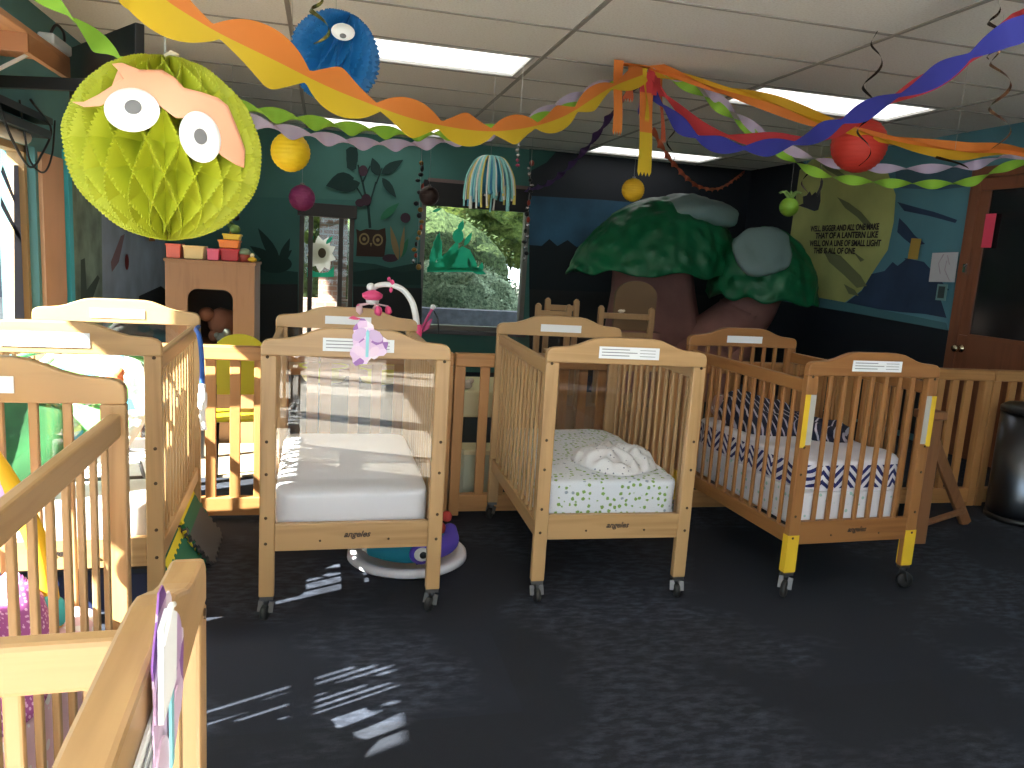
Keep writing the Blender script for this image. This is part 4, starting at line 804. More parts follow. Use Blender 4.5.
# cream table and box seen between the cribs
CRE = mat('cream_laminate', (.62, .55, .34), .5)
t = empty('cream_table', (.92, 4.15, 0), 0, 'cream topped child table on black legs behind the fence', 'table')
MB().box((-.28, -.25, .42), (.28, .25, .56)).build('tabletop', CRE, t, .01)
for sx in (-1, 1):
    for sy in (-1, 1): MB().beam((sx*.25, sy*.22, 0), (sx*.20, sy*.18, .42), .025, .025).build('leg', BLACK, t)
o = MB().box((-.10, -.08, 0), (.10, .08, .28)).build('cream_box', mat('pale_green_cream', (.42, .45, .34), .6), bevel=.006); o.location = (.80, 3.82, 0); tag(o, 'pale cream box on the floor behind the fence, under the cream table', 'box')
MB().box((-.104, -.084, .26), (.104, .084, .285)).build('lid', CRE, o, .004)
o = MB().ell((0, 0, .025), (.03, .025, .025), 16, 10, amp=.008, seed=6, fq=40).ell((.02, -.01, .045), (.015, .015, .015), 10, 6).build('plush_mouse', mat('cream_plush', (.5, .42, .36), .9)); o.location = (.74, 3.98, .56); tag(o, 'tiny cream plush toy on the cream table behind the fence', 'plush toy')
# light rug patch behind fence
o = MB().box((-.75, -.35, 0), (.75, .35, .012)).build('play_rug', mat('beige_rug', (.34, .28, .20), .9, var=.1, vs=30)); o.location = (-.15, 4.6, 0); tag(o, 'beige rug on the floor behind the low fence', 'rug')

# child chairs
CHW = wood('chair_wood', (.30, .17, .075), (.42, .25, .12), 2, .45)
def child_chair(name, loc, rz, label, w_=.34, h=.66, z0=0, sc=1):
    t = empty(name, loc, rz, label, 'chair', 'wooden child chairs')
    for sx in (-1, 1):
        x = sx*(w_/2-.018)
        b = MB().box((x-.018, -.016, z0), (x+.018, .016, h)); b.ell((x, 0, h), (.018, .016, .014), 10, 6); b.build('back_post', CHW, t)
        MB().box((x-.016, -.30, z0), (x+.016, -.268, z0+.32)).build('leg', CHW, t)
    MB().box((-w_/2+.03, -.01, h-.075), (w_/2-.03, .01, h-.035)).build('back_rail', CHW, t, .003)
    MB().box((-w_/2+.03, -.01, h-.20), (w_/2-.03, .01, h-.165)).build('back_rail', CHW, t, .003)
    MB().box((-w_/2, -.31, z0+.32), (w_/2, -.018, z0+.34)).build('seat', CHW, t, .004)
    return t
ch = [((1.495, 5.0, 0), .0, 'wooden child chair back with two knobs, left of two behind the turtle crib', .25, .96, .3), ((1.64, 5.28, 0), .0, 'wooden child chair standing behind the left knobbed one', .25, .985, .3)]
t = empty('chair_stack_cabinet', (1.72, 5.22, 0), 0, 'low wooden cabinet carrying the child chairs behind the turtle crib', 'cabinet')
MB().box((-.48, -.36, 0), (.62, .20, .30)).build('body', CHW, t, .004); MB().box((-.46, -.368, .03), (.05, -.36, .27)).build('door', CHW, t, .003); MB().box((.08, -.368, .03), (.60, -.36, .27)).build('door', CHW, t, .003)
for loc, rz, lb, w_, h, z0 in ch: child_chair('child_chair', loc, rz, lb, w_, h, z0)
child_chair('child_chair', (2.02, 5.0, 0), .02, 'wooden child chair with an open ladder back, right of the others', .41, .965, .3)
o = MB().ell((0, 0, .012), (.024, .016, .012), 12, 8).ell((.02, 0, .016), (.01, .01, .009), 10, 6).build('toy_snail', mat('cream_toy', (.7, .62, .5), .5)); o.location = (1.98, 5.0, .932); tag(o, 'tiny cream toy on the rail of the ladder back chair', 'toy')
# ------------------------------------------------------------------ big fabric tree in the corner
t = empty('fabric_tree', (3.25, 7.15, 0), 0, 'large handmade tree with green fabric crowns in the far right corner', 'decorative tree')
BARK = mat('brown_painted_bark', (.30, .14, .12), .7, var=.25, vs=3, bump=.4, bs=8)
def loft(rows, n=28, amp=.05, seed=0):
    vs = []
    for (cx_, cy_, z, rx, ry) in rows:
        for k in range(n):
            a = 2*PI*k/n; f = 1+amp*noise.noise(V((math.cos(a)*2, math.sin(a)*2, z*.8+seed)))*3
            vs.append((cx_+rx*f*math.cos(a), cy_+ry*f*math.sin(a), z))
    fs = [(i*n+k, i*n+(k+1) % n, (i+1)*n+(k+1) % n, (i+1)*n+k) for i in range(len(rows)-1) for k in range(n)]
    return vs, fs
vs, fs = loft([(-.02, 0, 0, .62, .5), (-.03, 0, .25, .52, .44), (-.05, 0, .5, .50, .42), (-.06, 0, .75, .47, .38), (-.08, 0, 1.0, .42, .34), (-.10, 0, 1.2, .40, .3), (-.12, 0, 1.34, .36, .28)])
MB().add(vs, fs, 0, True).build('trunk', BARK, t)
b = MB().tube(spline([(-.02, -.1, .25), (.28, -.2, .42), (.52, -.25, .62), (.76, -.3, .86), (.82, -.4, 1.1)], 6), [.33-.004*i for i in range(25)], 18); b.build('branch', BARK, t)
MB().tube(spline([(.35, -.25, 0), (.5, -.25, .25), (.65, -.25, .6), (.75, -.3, .9)], 5), [.26]*16, 14).build('root', BARK, t)
m, nt, p = nodes('green_crown_fabric'); tc = nt.nodes.new('ShaderNodeTexCoord'); vo = N('ShaderNodeTexVoronoi', Scale=9.0, feature='SMOOTH_F1'); lk(nt, tc.outputs['Object'], vo.inputs['Vector'])
n_ = N('ShaderNodeTexNoise', Scale=2.0); lk(nt, tc.outputs['Object'], n_.inputs['Vector']); cr = N('ShaderNodeValToRGB'); cr.color_ramp.elements[0].color = (.001, .085, .028, 1); cr.color_ramp.elements[1].color = (.004, .16, .06, 1)
lk(nt, n_.outputs['Fac'], cr.inputs[0]); lk(nt, cr.outputs[0], p.inputs['Base Color']); p.inputs['Roughness'].default_value = .45
bp = N('ShaderNodeBump', Strength=.9, Distance=.05); bp.invert = True; lk(nt, vo.outputs['Distance'], bp.inputs['Height']); lk(nt, bp.outputs[0], p.inputs['Normal']); GRC = m
def crown(c, r, seed, drop, name='crown', pts=.8, lean=0):
    vs = []; n, mm_ = 96, 30
    for i in range(mm_+1):
        ph = PI/2*(1-i/mm_)
        for k in range(n):
            a = 2*PI*k/n; d = V((math.cos(ph)*math.cos(a), math.cos(ph)*math.sin(a), math.sin(ph)**pts if ph > 0 else 0))
            q = V((d.x*r[0], d.y*r[1], d.z*r[2])); f = (1-abs(noise.noise(q*5+V((seed, 0, 0)))))**2*.05
            q += d*f; q.x += lean*max(0, d.z); q.z += drop*d.x*abs(d.x)-.06*math.cos(ph)**6*(1+.7*noise.noise(V((a*3, seed, 0)))+.4*math.sin(a*9))
            vs.append(V(c)+q)
    for k in range(n): vs.append(V(c)+V((math.cos(2*PI*k/n)*r[0]*.85, math.sin(2*PI*k/n)*r[1]*.85, -.02+drop*.5*math.cos(2*PI*k/n))))
    fs = [(i*n+k, (i+1)*n+k, (i+1)*n+(k+1) % n, i*n+(k+1) % n) for i in range(mm_+1) for k in range(n)]+[tuple((mm_+1)*n+k for k in range(n))]
    return MB().add(vs, fs, 0, True).build(name, GRC, t)
crown((-.20, -.12, 1.25), (.80, .60, .64), 3, .03, pts=1.25, lean=.16)
o = crown((.80, -.50, 1.07), (.50, .42, .58), 8, -.02, pts=1.0, lean=-.02)
CLO = mat('grey_green_cloth', (.17, .25, .245), .55, bump=.6, bs=7)
def patch(c, r, rot, seed):
    o = MB().ell((0, 0, 0), r, 36, 16, e=.75, amp=.03, seed=seed, fq=5).build('cloth_cover', CLO, t); o.location = c; o.rotation_euler = rot; return o
patch((.16, -.26, 1.80), (.36, .30, .13), (.1, .08, 0), 2)
patch((.56, -.83, 1.46), (.27, .06, .23), (-.45, -.30, -.1), 5)
o = MB().prism([(-.19, 0), (.19, 0), (.19, .30)]+[(.19*math.cos(a), .30+.13*math.sin(a)) for a in [PI*i/12 for i in range(1, 12)]]+[(-.19, .30)], .04, 'xz', 0).build('arched_board', mat('tan_board', (.22, .13, .065), .6)); q = at(637, 318, Y=6.2); o.location = (q.x, 6.25, .72-.02); tag(o, 'tan arched wooden board behind the ladder back chair', 'board')
MB().box((-.21, -.12, -.72), (.21, .16, 0)).build('base', BARK, o)

# ------------------------------------------------------------------ TV and high shelf, top left
t = empty('television', (-1.12, 3.72, 1.80), 0, 'black flat television on a wall arm at the top left', 'television')
a, c = at(69, 48, Y=4.15), at(135, 22, Y=3.35); a0, c0 = at(69, 140, Y=4.15), at(135, 118, Y=3.35)
o_ = V(t.location)
a, c, a0, c0 = a-o_, c-o_, a0-o_, c0-o_
nrm = (c-a).cross(V((0, 0, 1))).normalized()
b = MB().add([a, c, c0, a0, a+nrm*-.035, c+nrm*-.035, c0+nrm*-.035, a0+nrm*-.035], [(0,1,2,3),(7,6,5,4),(0,4,5,1),(1,5,6,2),(2,6,7,3),(3,7,4,0)]); b.build('screen_body', mat('tv_black', (.010, .010, .012), .35), t, .004)
mid = (a+c+a0+c0)/4
MB().beam(tuple(mid-nrm*.06), (XL-o_.x, mid.y+.25, mid.z), .03, .05).build('wall_arm', BLACK, t)
t = empty('high_shelf', (-1.33, 3.55, 1.93), 0, 'short varnished wooden shelf high on the left wall', 'shelf')
SHW2 = wood('shelf_wood', (.36, .15, .06), (.50, .23, .10), 1)
MB().box((-.17, -.60, .07), (.19, .48, .095)).build('shelf_board', SHW2, t, .003); MB().box((.165, -.02, .0), (.19, .48, .07)).build('front_lip', SHW2, t); MB().box((-.17, -.04, .0), (.19, -.02, .07)).build('end_lip', mat('shelf_end_grain', (.42, .17, .07), .5), t)
for y in (-.3, .3): MB().beam((-.165, y, -.10), (-.165, y, .07), .02, .015).beam((-.165, y, -.10), (.10, y, .068), .015, .012).build('bracket', WHITE, t)
t = empty('white_adapter', (-1.16, 3.93, 2.027), 0, 'small white power box on the high wooden shelf', 'power box')
MB().box((-.035, -.14, 0), (.03, .10, .045)).build('case', mat('white_case', (.55, .57, .57), .4), t, .008)
MB().tube(spline([(0, -.1, .04), (.02, -.08, .09), (.03, -.02, .08), (.02, .03, .05)], 6), .006, 6).build('cable', BLACK, t)
t = tag(MB().tube(spline([(-1.42, 3.9, 1.90), (-1.38, 3.95, 1.70), (-1.36, 4.05, 1.58), (-1.40, 4.3, 1.55), (-1.44, 4.55, 1.62), (-1.43, 4.7, 1.78), (-1.36, 4.2, 1.85)], 8), .006, 6).build('hanging_cable', BLACK), 'black cable looping down from the television over the left window', 'cable')
tag(MB().tube(spline([(-1.44, 4.3, 1.86), (-1.43, 4.32, 1.70), (-1.42, 4.35, 1.58), (-1.44, 4.6, 1.55), (-1.46, 4.8, 1.66), (-1.47, 4.9, 1.85)], 8), .005, 6).build('hanging_cable', BLACK), 'thin black cable draped over the terracotta pilaster', 'cable')
tag(MB().box((-1.5, 3.9, 1.72), (-1.40, 4.6, 1.76)).box((-1.5, 3.9, 1.80), (-1.42, 4.7, 1.835)).build('slatted_rack', mat('black_rack', (.012, .02, .022), .5)), 'black slatted rack on the left wall under the television', 'rack')

# ------------------------------------------------------------------ lanterns and paper balls
STG = mat('white_string', (.5, .5, .48), .7)
def hang(name, px, py, Y, label, cat, group=None):
    q = at(px, py, Y=Y); return empty(name, tuple(q), 0, label, cat, group)
def string(t, top=None, r=.0009, dx=0, dy=0, z0=0):
    MB().tube([(0, 0, z0), (dx, dy, ZC-.002-t.location.z)], r, 5).build('string', STG, t)
def honeycomb(R, n, mv, k, axis_rot=(0, 0, 0), name='honeycomb_body', mt=None, parent=None, sharp=.75, nu=320, nv=190, sq=(1, 1, 1)):
    vs = []
    for i in range(nv+1):
        ph = -PI/2+PI*i/nv
        for j in range(nu):
            th = 2*PI*j/nu
            u = abs(math.sin((n*th+mv*ph)/2)); v_ = abs(math.sin((n*th-mv*ph)/2)); mmn = min(u, v_)**sharp
            f = 1-k*mmn*(.35+.65*math.cos(ph)**.7)*(1+.35*noise.noise(V((math.cos(th)*2, math.sin(th)*2, ph*2))))
            r = R*f
            r *= 1-.02*noise.noise(V((math.cos(th)*3, math.sin(th)*3, ph*3)))
            vs.append((r*math.cos(ph)*math.cos(th)*sq[0], r*math.cos(ph)*math.sin(th)*sq[1], r*math.sin(ph)*sq[2]))
    fs = [(i*nu+j, i*nu+(j+1) % nu, (i+1)*nu+(j+1) % nu, (i+1)*nu+j) for i in range(nv) for j in range(nu)]
    o = MB().add(vs, fs, 0, False).build(name, mt, parent); o.rotation_euler = axis_rot; return o
t = hang('honeycomb_ball', 166.5, 150, 1.5, 'large lime green honeycomb paper ball with white paper discs hanging at the left', 'paper ball')
GT = mat('lime_tissue', (.34, .38, .012), .6)
m = GT; pn = m.node_tree.nodes['Principled BSDF']; pn.inputs['Subsurface Weight'].default_value = 0
R0 = .160
honeycomb(R0*1.0, 20, 9, .30, mt=GT, parent=t, sq=(1.0, 1.0, .97), sharp=1.1)
string(t, r=.0018, dx=-.005, z0=.14)
MB().tube([(-.005, 0, .15), (.01, 0, .162), (.02, -.01, .156)], .005, 6).build('knot', mat('cream_tape', (.7, .62, .45), .6), t)
# paper discs and band follow the ball's surface
toC = (V((0, 0, H))-V(t.location)).normalized()
def on_ball(px, py, R):
    d = ray(px, py).normalized(); o0 = V((0, 0, H))-V(t.location); bq = o0.dot(d); disc = bq*bq-(o0.dot(o0)-R*R)
    if disc < 0: return (o0+d*(-bq)).normalized()*R
    return o0+d*(-bq-math.sqrt(disc))
def shell_patch(name, outline, R, mt, th=.0012, sub=3):
    bmx = bmesh.new(); pts = [bmx.verts.new(p_) for p_ in [V((x, y, 0)) for x, y in outline]]; f = bmx.faces.new(pts); bmesh.ops.triangulate(bmx, faces=[f])
    for _ in range(sub): bmesh.ops.subdivide_edges(bmx, edges=bmx.edges, cuts=1, use_grid_fill=True); bmesh.ops.triangulate(bmx, faces=bmx.faces)
    for v_ in bmx.verts: v_.co = on_ball(v_.co.x, v_.co.y, R)
    bmesh.ops.recalc_face_normals(bmx, faces=bmx.faces)
    me = bpy.data.meshes.new(name); bmx.to_mesh(me); bmx.free(); me.materials.append(mt)
    for q_ in me.polygons: q_.use_smooth = True
    o = bpy.data.objects.new(name, me); COL.objects.link(o); o.parent = t
    md = o.modifiers.new('paper', 'SOLIDIFY'); md.thickness = th; md.offset = 0
    return o
PEA = mat('peach_paper', (.80, .38, .24), .7); WPP = mat('white_card', (.83, .83, .83), .6); GPP = mat('grey_card', (.16, .16, .17), .7)
shell_patch('peach_paper_band', [(72, 102), (84, 102), (98, 95), (112, 86), (124, 79), (118, 70), (112, 64), (122, 63), (140, 70), (162, 70), (175, 78), (184, 88), (200, 92), (218, 98), (228, 106), (238, 130), (245, 150), (244, 168), (236, 165), (222, 156), (208, 142), (190, 118), (176, 118), (160, 106), (140, 96), (120, 96), (100, 106), (84, 107)], R0*1.012, PEA)
for q_, rot in (((132, 110, 28, 22, .12), 0), ((200, 137, 20, 26.5, -.35), 0)):
    o = shell_patch('white_disc', ellp(*q_, n=32), R0*1.03, WPP); g = shell_patch('grey_dot', ellp(q_[0]+(1 if q_[0] < 150 else .5), q_[1]-(3 if q_[0] < 150 else .5), 8.5 if q_[0] < 150 else 6.2, 7 if q_[0] < 150 else 8.2, q_[4], n=24), R0*1.045, GPP); g.parent = o
t = hang('honeycomb_ball', 335, 58, 2.75, 'blue honeycomb paper ball with one white paper disc near the ceiling', 'paper ball')
honeycomb(.150, 18, 5, .32, (0.5, .35, 0), mt=mat('blue_tissue', (.004, .12, .34), .6), parent=t, nu=200, nv=110)
string(t, z0=.13)
o0 = (V((0, 0, H))-V(t.location)).normalized()
q = on_ball(343, 32, .158); o = MB().lathe([(0, 0), (.036, 0), (.036, .002), (0, .002)], 24).build('white_disc', WPP, t); o.location = q; o.rotation_euler = (o0+V((0, 0, .4))).to_track_quat('Z', 'Y').to_euler(); o.scale = (1, .75, 1)
g = MB().lathe([(0, .002), (.010, .002), (.010, .004), (0, .004)], 16, (.0, -.018, 0)).build('grey_dot', GPP, o)
def lantern(px, py, Y, rpx, mt, label, ribs=14, cat='paper lantern', sq=1, drop=None, dark=True):
    t = hang('paper_lantern', px, py, Y, label, cat); dz_ = (t.location-V((0, 0, H))).dot(CF); R = rpx/F_PX*dz_
    prof = []
    for i in range(ribs*4+1):
        ph = -PI/2*.97+PI*.97*i/(ribs*4); r = R*(1-.025*abs(math.sin(i*PI/4))); prof.append((r*math.cos(ph), r*math.sin(ph)*sq))
    MB().lathe(prof, 36).build('paper_shade', mt, t); string(t, z0=R*.97*sq)
    MB().lathe([(.0, 0), (R*.16, 0), (R*.16, .012), (0, .012)], 16, (0, 0, R*sq*.985)).build('top_ring', mat('wire_ring', (.25, .22, .2), .5), t)
    return t
lantern(290.5, 152, 3.9, 19.5, mat('yellow_lantern', (.92, .60, .01), .6, bump=.2, bs=40), 'round yellow paper lantern right of the lime ball')
lantern(302, 198, 5.5, 13, mat('plum_lantern', (.20, .02, .10), .55, bump=.6, bs=30), 'small plum purple paper lantern above the narrow window')
lantern(633, 190, 5.6, 11.5, mat('amber_lantern', (.85, .50, .02), .6, bump=.2, bs=30), 'small amber ball hanging under the yellow streamer end')
lantern(859, 145, 3.9, 27, mat('red_lantern', (.62, .045, .03), .6), 'round red paper lantern behind the blue streamer at right', ribs=18)
t = lantern(789, 207, 5.4, 9.5, mat('lime_lantern', (.20, .38, .03), .6), 'small lime green paper ball before the olive moon')
b = MB()
for k in range(9):
    a = 2*PI*k/9; b.tube(spline([(0, 0, .05), (.05*math.cos(a), .05*math.sin(a), .11), (.09*math.cos(a), .09*math.sin(a), .10)], 4), [.012, .012, .010, .009, .008, .006, .004, .003, .001], 6)
b.build('paper_tuft', mat('pale_green_tissue', (.22, .36, .10), .7), t)
lantern(429, 196, 7.0, 10, mat('dark_brown_ball', (.06, .03, .025), .5, bump=.5, bs=20), 'small dark brown ball at the upper left corner of the big window')
t = hang('bat_cutout', 812, 204, 5.3, 'black tattered paper cutout hanging before the olive moon', 'paper cutout')
MB().prism([(-.11, -.02), (-.07, .0), (-.08, .05), (-.05, .06), (-.03, .09), (-.01, .06), (.02, .09), (.04, .06), (.06, .10), (.07, .03), (.06, -.04), (.03, -.05), (-.03, -.035)], .01, 'xz', 0).build('cutout', BLACK, t)
MB().tube(spline([(.03, 0, .06), (.06, 0, .14), (.05, 0, .22), (.03, 0, .30)], 5), [.010]*8+[.004]*8, 6).build('hook', BLACK, t); MB().tube([(.03, 0, .30), (.03, 0, ZC-t.location.z-.002)], .0012, 4).build('string', STG, t)
# yarn jellyfish pom
t = hang('yarn_jellyfish', 490, 172, 4.6, 'blue ball draped with teal, yellow and white yarn strands before the big window', 'yarn decoration')
MB().ell((0, 0, -.03), (.105, .105, .10), 28, 18).build('blue_core', mat('blue_core', (.01, .16, .28), .5), t)
string(t, z0=.06)
cols = [mat('yarn_teal', (.22, .50, .50), .9), mat('yarn_white', (.62, .62, .58), .9), mat('yarn_yellow', (.60, .50, .12), .9), mat('yarn_blue', (.06, .25, .42), .9)]
for k in range(46):
    a = 2*PI*k/46+random.uniform(-.05, .05); L = random.uniform(.20, .30); r = random.uniform(.105, .140)
    pts = spline([(0, 0, .085), (r*.55*math.cos(a), r*.55*math.sin(a), .075), (r*.95*math.cos(a), r*.95*math.sin(a), -.01), (r*1.08*math.cos(a), r*1.08*math.sin(a), -.10), (r*1.1*math.cos(a+.05), r*1.1*math.sin(a+.05), .075-L)], 5)
    MB().tube(pts, .006 if k % 5 else .010, 6).build('strand', cols[[0, 1, 0, 2, 1, 0, 3][k % 7]], t)
# hanging bead and paper chains at the window edges
def chain(px, y0, y1, Y, mts, label, r=.012, wob=.02, sd_=1):
    rnd = random.Random(sd_); q0, q1 = at(px, y0, Y=Y), at(px+rnd.uniform(-1, 3), y1, Y=Y); t = empty('bead_garland', tuple(q0), 0, label, 'garland'); L = q0.z-q1.z; n = int(L/(r*2.6))
    MB().tube([(0, 0, -L), (0, 0, ZC-q0.z-.002)], .0015, 4).build('string', STG, t)
    bs = [MB() for _ in mts]
    for k in range(n):
        z = -L*(k+.5)/n; x = rnd.uniform(-wob, wob); bs[rnd.randrange(len(mts))].ell((x, rnd.uniform(-wob, wob), z), (r*rnd.uniform(.7, 1.4), r, r*rnd.uniform(.8, 1.5)), 8, 6)
    for k, b in enumerate(bs):
        if b.v: o = b.build('beads', mts[k], t); o['kind'] = 'stuff'
bm_ = [mat('bead_red', (.35, .04, .02), .4), mat('bead_silver', (.55, .5, .5), .2, .8), mat('bead_gold', (.35, .20, .04), .35, .5), BLACK]
chain(421.5, 160, 270, 7.3, bm_, 'glittery red and gold bead garland at the left edge of the big window', .020, .035, 3)
chain(531.5, 160, 262, 7.3, [bm_[3], bm_[1], bm_[0]], 'dark bead garland at the right edge of the big window', .020, .02, 5)
chain(519, 138, 168, 4.7, [mat('bead_pink', (.45, .05, .12), .3), bm_[1]], 'short pink foil tassel hanging right of the yarn decoration', .011, .008, 6)
# left: garland beside cabinet
chain(232, 205, 262, 5.6, [bm_[2], mat('garland_green', (.08, .16, .04), .6), bm_[3]], 'brown and green garland hanging behind the toy tubs', .02, .05, 8)

# ------------------------------------------------------------------ paper streamers
def streamer(name, label, pts, wd, twist, cols, ph=0, osc=0, n=14, group='twisted crepe paper streamers', flat=0.0, world=False, amp=1.0, wend=None, cross=0):
    P = [p_ if isinstance(p_, V) else at(p_[0], p_[1], Y=p_[2]) for p_ in pts]
    c = spline(P, n); N_ = len(c); o0 = c[0].copy(); b = MB(); s = 0; vs = []
    nc = len(cols)
    for i, q in enumerate(c):
        if i: s += (c[i]-c[i-1]).length
        d = (c[min(i+1, N_-1)]-c[max(i-1, 0)]).normalized(); side = d.cross(V((0, 0, 1))); side = side.normalized() if side.length > .01 else V((1, 0, 0)); up = side.cross(d).normalized()
        a = ph+s*twist if not osc else .45*math.sin(ph+s*twist); ww = wd if wend is None else wd+(wend-wd)*i/(N_-1)
        if osc: ww *= .22+.78*abs(math.cos(ph+s*twist))
        w_ = (up*math.cos(a)+side*math.sin(a))
        for k in range(nc+1): vs.append(q+w_*ww*(k/nc-.5)-o0)
    fs = []; ms = []
    for i in range(N_-1):
        for k in range(nc): fs.append((i*(nc+1)+k, i*(nc+1)+k+1, (i+1)*(nc+1)+k+1, (i+1)*(nc+1)+k)); ms.append(k)
    b.v = [tuple(x) for x in vs]; b.f = fs; b.m = ms; b.sm = [True]*len(fs)
    if cross:
        nv = len(b.v); fs2 = []
        for i, q in enumerate(c):
            d = (c[min(i+1, N_-1)]-c[max(i-1, 0)]).normalized(); w_ = (V(b.v[i*(nc+1)+nc])-V(b.v[i*(nc+1)])).cross(d)*cross; b.v += [tuple(q-o0-w_/2+w_*k/nc) for k in range(nc+1)]
        for i in range(N_-1):
            for k in range(nc): b.f.append(tuple(nv+x for x in (i*(nc+1)+k, i*(nc+1)+k+1, (i+1)*(nc+1)+k+1, (i+1)*(nc+1)+k))); b.m.append(nc-1-k); b.sm.append(True)
    o = b.build(name, cols, recalc=False); o.location = o0
    return tag(o, label, 'streamer', group)
def crepe(name, c):
    if name in MATS: return MATS[name]
    m, nt, p = nodes(name); p.inputs['Base Color'].default_value = (*c, 1); p.inputs['Roughness'].default_value = .75
    tr = nt.nodes.new('ShaderNodeBsdfTranslucent'); tr.inputs[0].default_value = (*c, 1); mx = nt.nodes.new('ShaderNodeMixShader'); mx.inputs[0].default_value = .3
    out = nt.nodes['Material Output']; lk(nt, p.outputs[0], mx.inputs[1]); lk(nt, tr.outputs[0], mx.inputs[2]); lk(nt, mx.outputs[0], out.inputs[0]); MATS[name] = m; return m
OR = crepe('orange_crepe', (.85, .26, .05)); YE = crepe('yellow_crepe', (.80, .55, .03)); LI = crepe('lime_crepe', (.32, .62, .06)); LC = crepe('lilac_crepe', (.62, .52, .72)); BL = crepe('blue_crepe', (.05, .06, .45)); RE = crepe('red_crepe', (.70, .06, .07)); PUR = crepe('purple_crepe', (.07, .03, .14)); GO = crepe('gold_crepe', (.75, .42, .02)); SAL = crepe('salmon_crepe', (.65, .15, .07))
HUB = (648, 68, 4.39)
streamer('paper_streamer', 'orange and yellow streamer sweeping from the hub over the lime ball', [(645, 74, 4.35), (610, 88, 4.1), (560, 118, 3.7), (500, 131, 3.2), (430, 123, 2.7), (350, 96, 2.2), (270, 58, 1.75), (200, 22, 1.45), (140, -26, 1.27), (100, -120, 1.2), V((-.5, 1.15, 2.385))], .12, 6.8, [YE, OR], ph=2.2, n=26, osc=1.32)
streamer('paper_streamer', 'lime green twisted streamer left of the hub, above the lilac one', [(640, 76, 4.4), (600, 92, 4.3), (560, 112, 4.2), (500, 128, 4.0), (440, 135, 3.9), (380, 132, 3.7), (320, 124, 3.5), (260, 112, 3.3), (200, 96, 3.1), (120, 60, 2.9), (50, 0, 2.7), V((-1.44, 2.45, 2.37))], .062, 16, [LI], ph=.2, n=22)
streamer('paper_streamer', 'lilac twisted streamer left of the hub, lowest of the pale ones', [(642, 74, 4.42), (600, 86, 4.35), (560, 104, 4.3), (500, 132, 4.15), (440, 143, 4.0), (380, 145, 3.8), (320, 138, 3.6), (260, 124, 3.4), (200, 100, 3.25), (150, 75, 3.3)], .060, 16, [LC], ph=1.2, n=22)
streamer('paper_streamer', 'dark purple streamer dropping from the hub toward the big window', [(645, 76, 4.45), (620, 100, 4.9), (600, 130, 5.5), (575, 160, 6.2), (550, 182, 7.0), (526, 190, 7.9)], .055, 9, [PUR], ph=.9, n=16)
streamer('paper_streamer', 'thin salmon fringed streamer sagging before the dark wall', [(652, 130, 5.0), (664, 152, 5.3), (680, 172, 5.7), (696, 186, 6.1), (712, 190, 6.5), (724, 187, 6.9), (737, 178, 7.4), (744, 172, 8.17)], .05, 14, [SAL], ph=.4, n=14, wend=.035)
streamer('paper_streamer', 'gold and orange streamer running right from the hub to the edge', [(650, 68, 4.39), (680, 76, 4.3), (720, 89, 4.15), (770, 103, 4.0), (830, 124, 3.85), (900, 142, 3.7), (960, 151, 3.6), (1040, 156, 3.5), V((4.60, 2.9, 1.62))], .095, 3.4, [GO, OR], ph=.6, n=16, cross=.5)
streamer('paper_streamer', 'blue twisted streamer rising to the upper right corner', [(652, 92, 4.42), (665, 108, 4.3), (690, 133, 4.1), (725, 146, 3.85), (765, 148, 3.6), (800, 141, 3.35), (850, 118, 3.0), (900, 95, 2.7), (950, 68, 2.45), (1000, 38, 2.25), (1060, 8, 2.1), V((2.25, 1.35, 2.38))], .088, 9.0, [BL], ph=.3, n=18, osc=1.15)
streamer('paper_streamer', 'red streamer following the blue one, mostly behind it', [(654, 84, 4.43), (675, 105, 4.33), (700, 128, 4.15), (740, 138, 3.9), (780, 140, 3.66), (815, 136, 3.4), (860, 118, 3.1), (905, 92, 2.8), (955, 70, 2.52), (1010, 28, 2.3), (1050, 5, 2.2), V((2.2, 1.5, 2.38))], .08, 6, [RE], ph=.9, n=16, osc=1.2)
streamer('paper_streamer', 'lime green twisted streamer right of the hub, lowest on that side', [(652, 72, 4.4), (690, 88, 4.35), (725, 112, 4.3), (765, 142, 4.2), (810, 170, 4.1), (850, 180, 4.0), (910, 184, 3.9), (970, 182, 3.8), (1040, 164, 3.7), V((4.60, 3.3, 1.72))], .055, 14, [LI], ph=.3, n=20)
streamer('paper_streamer', 'lilac twisted streamer right of the hub, above the lime one', [(652, 70, 4.4), (690, 82, 4.35), (725, 104, 4.3), (760, 132, 4.2), (800, 154, 4.1), (850, 166, 4.0), (910, 169, 3.9), (970, 166, 3.8), (1040, 156, 3.7), V((4.60, 3.35, 1.80))], .055, 12, [LC], ph=1.3, n=20)
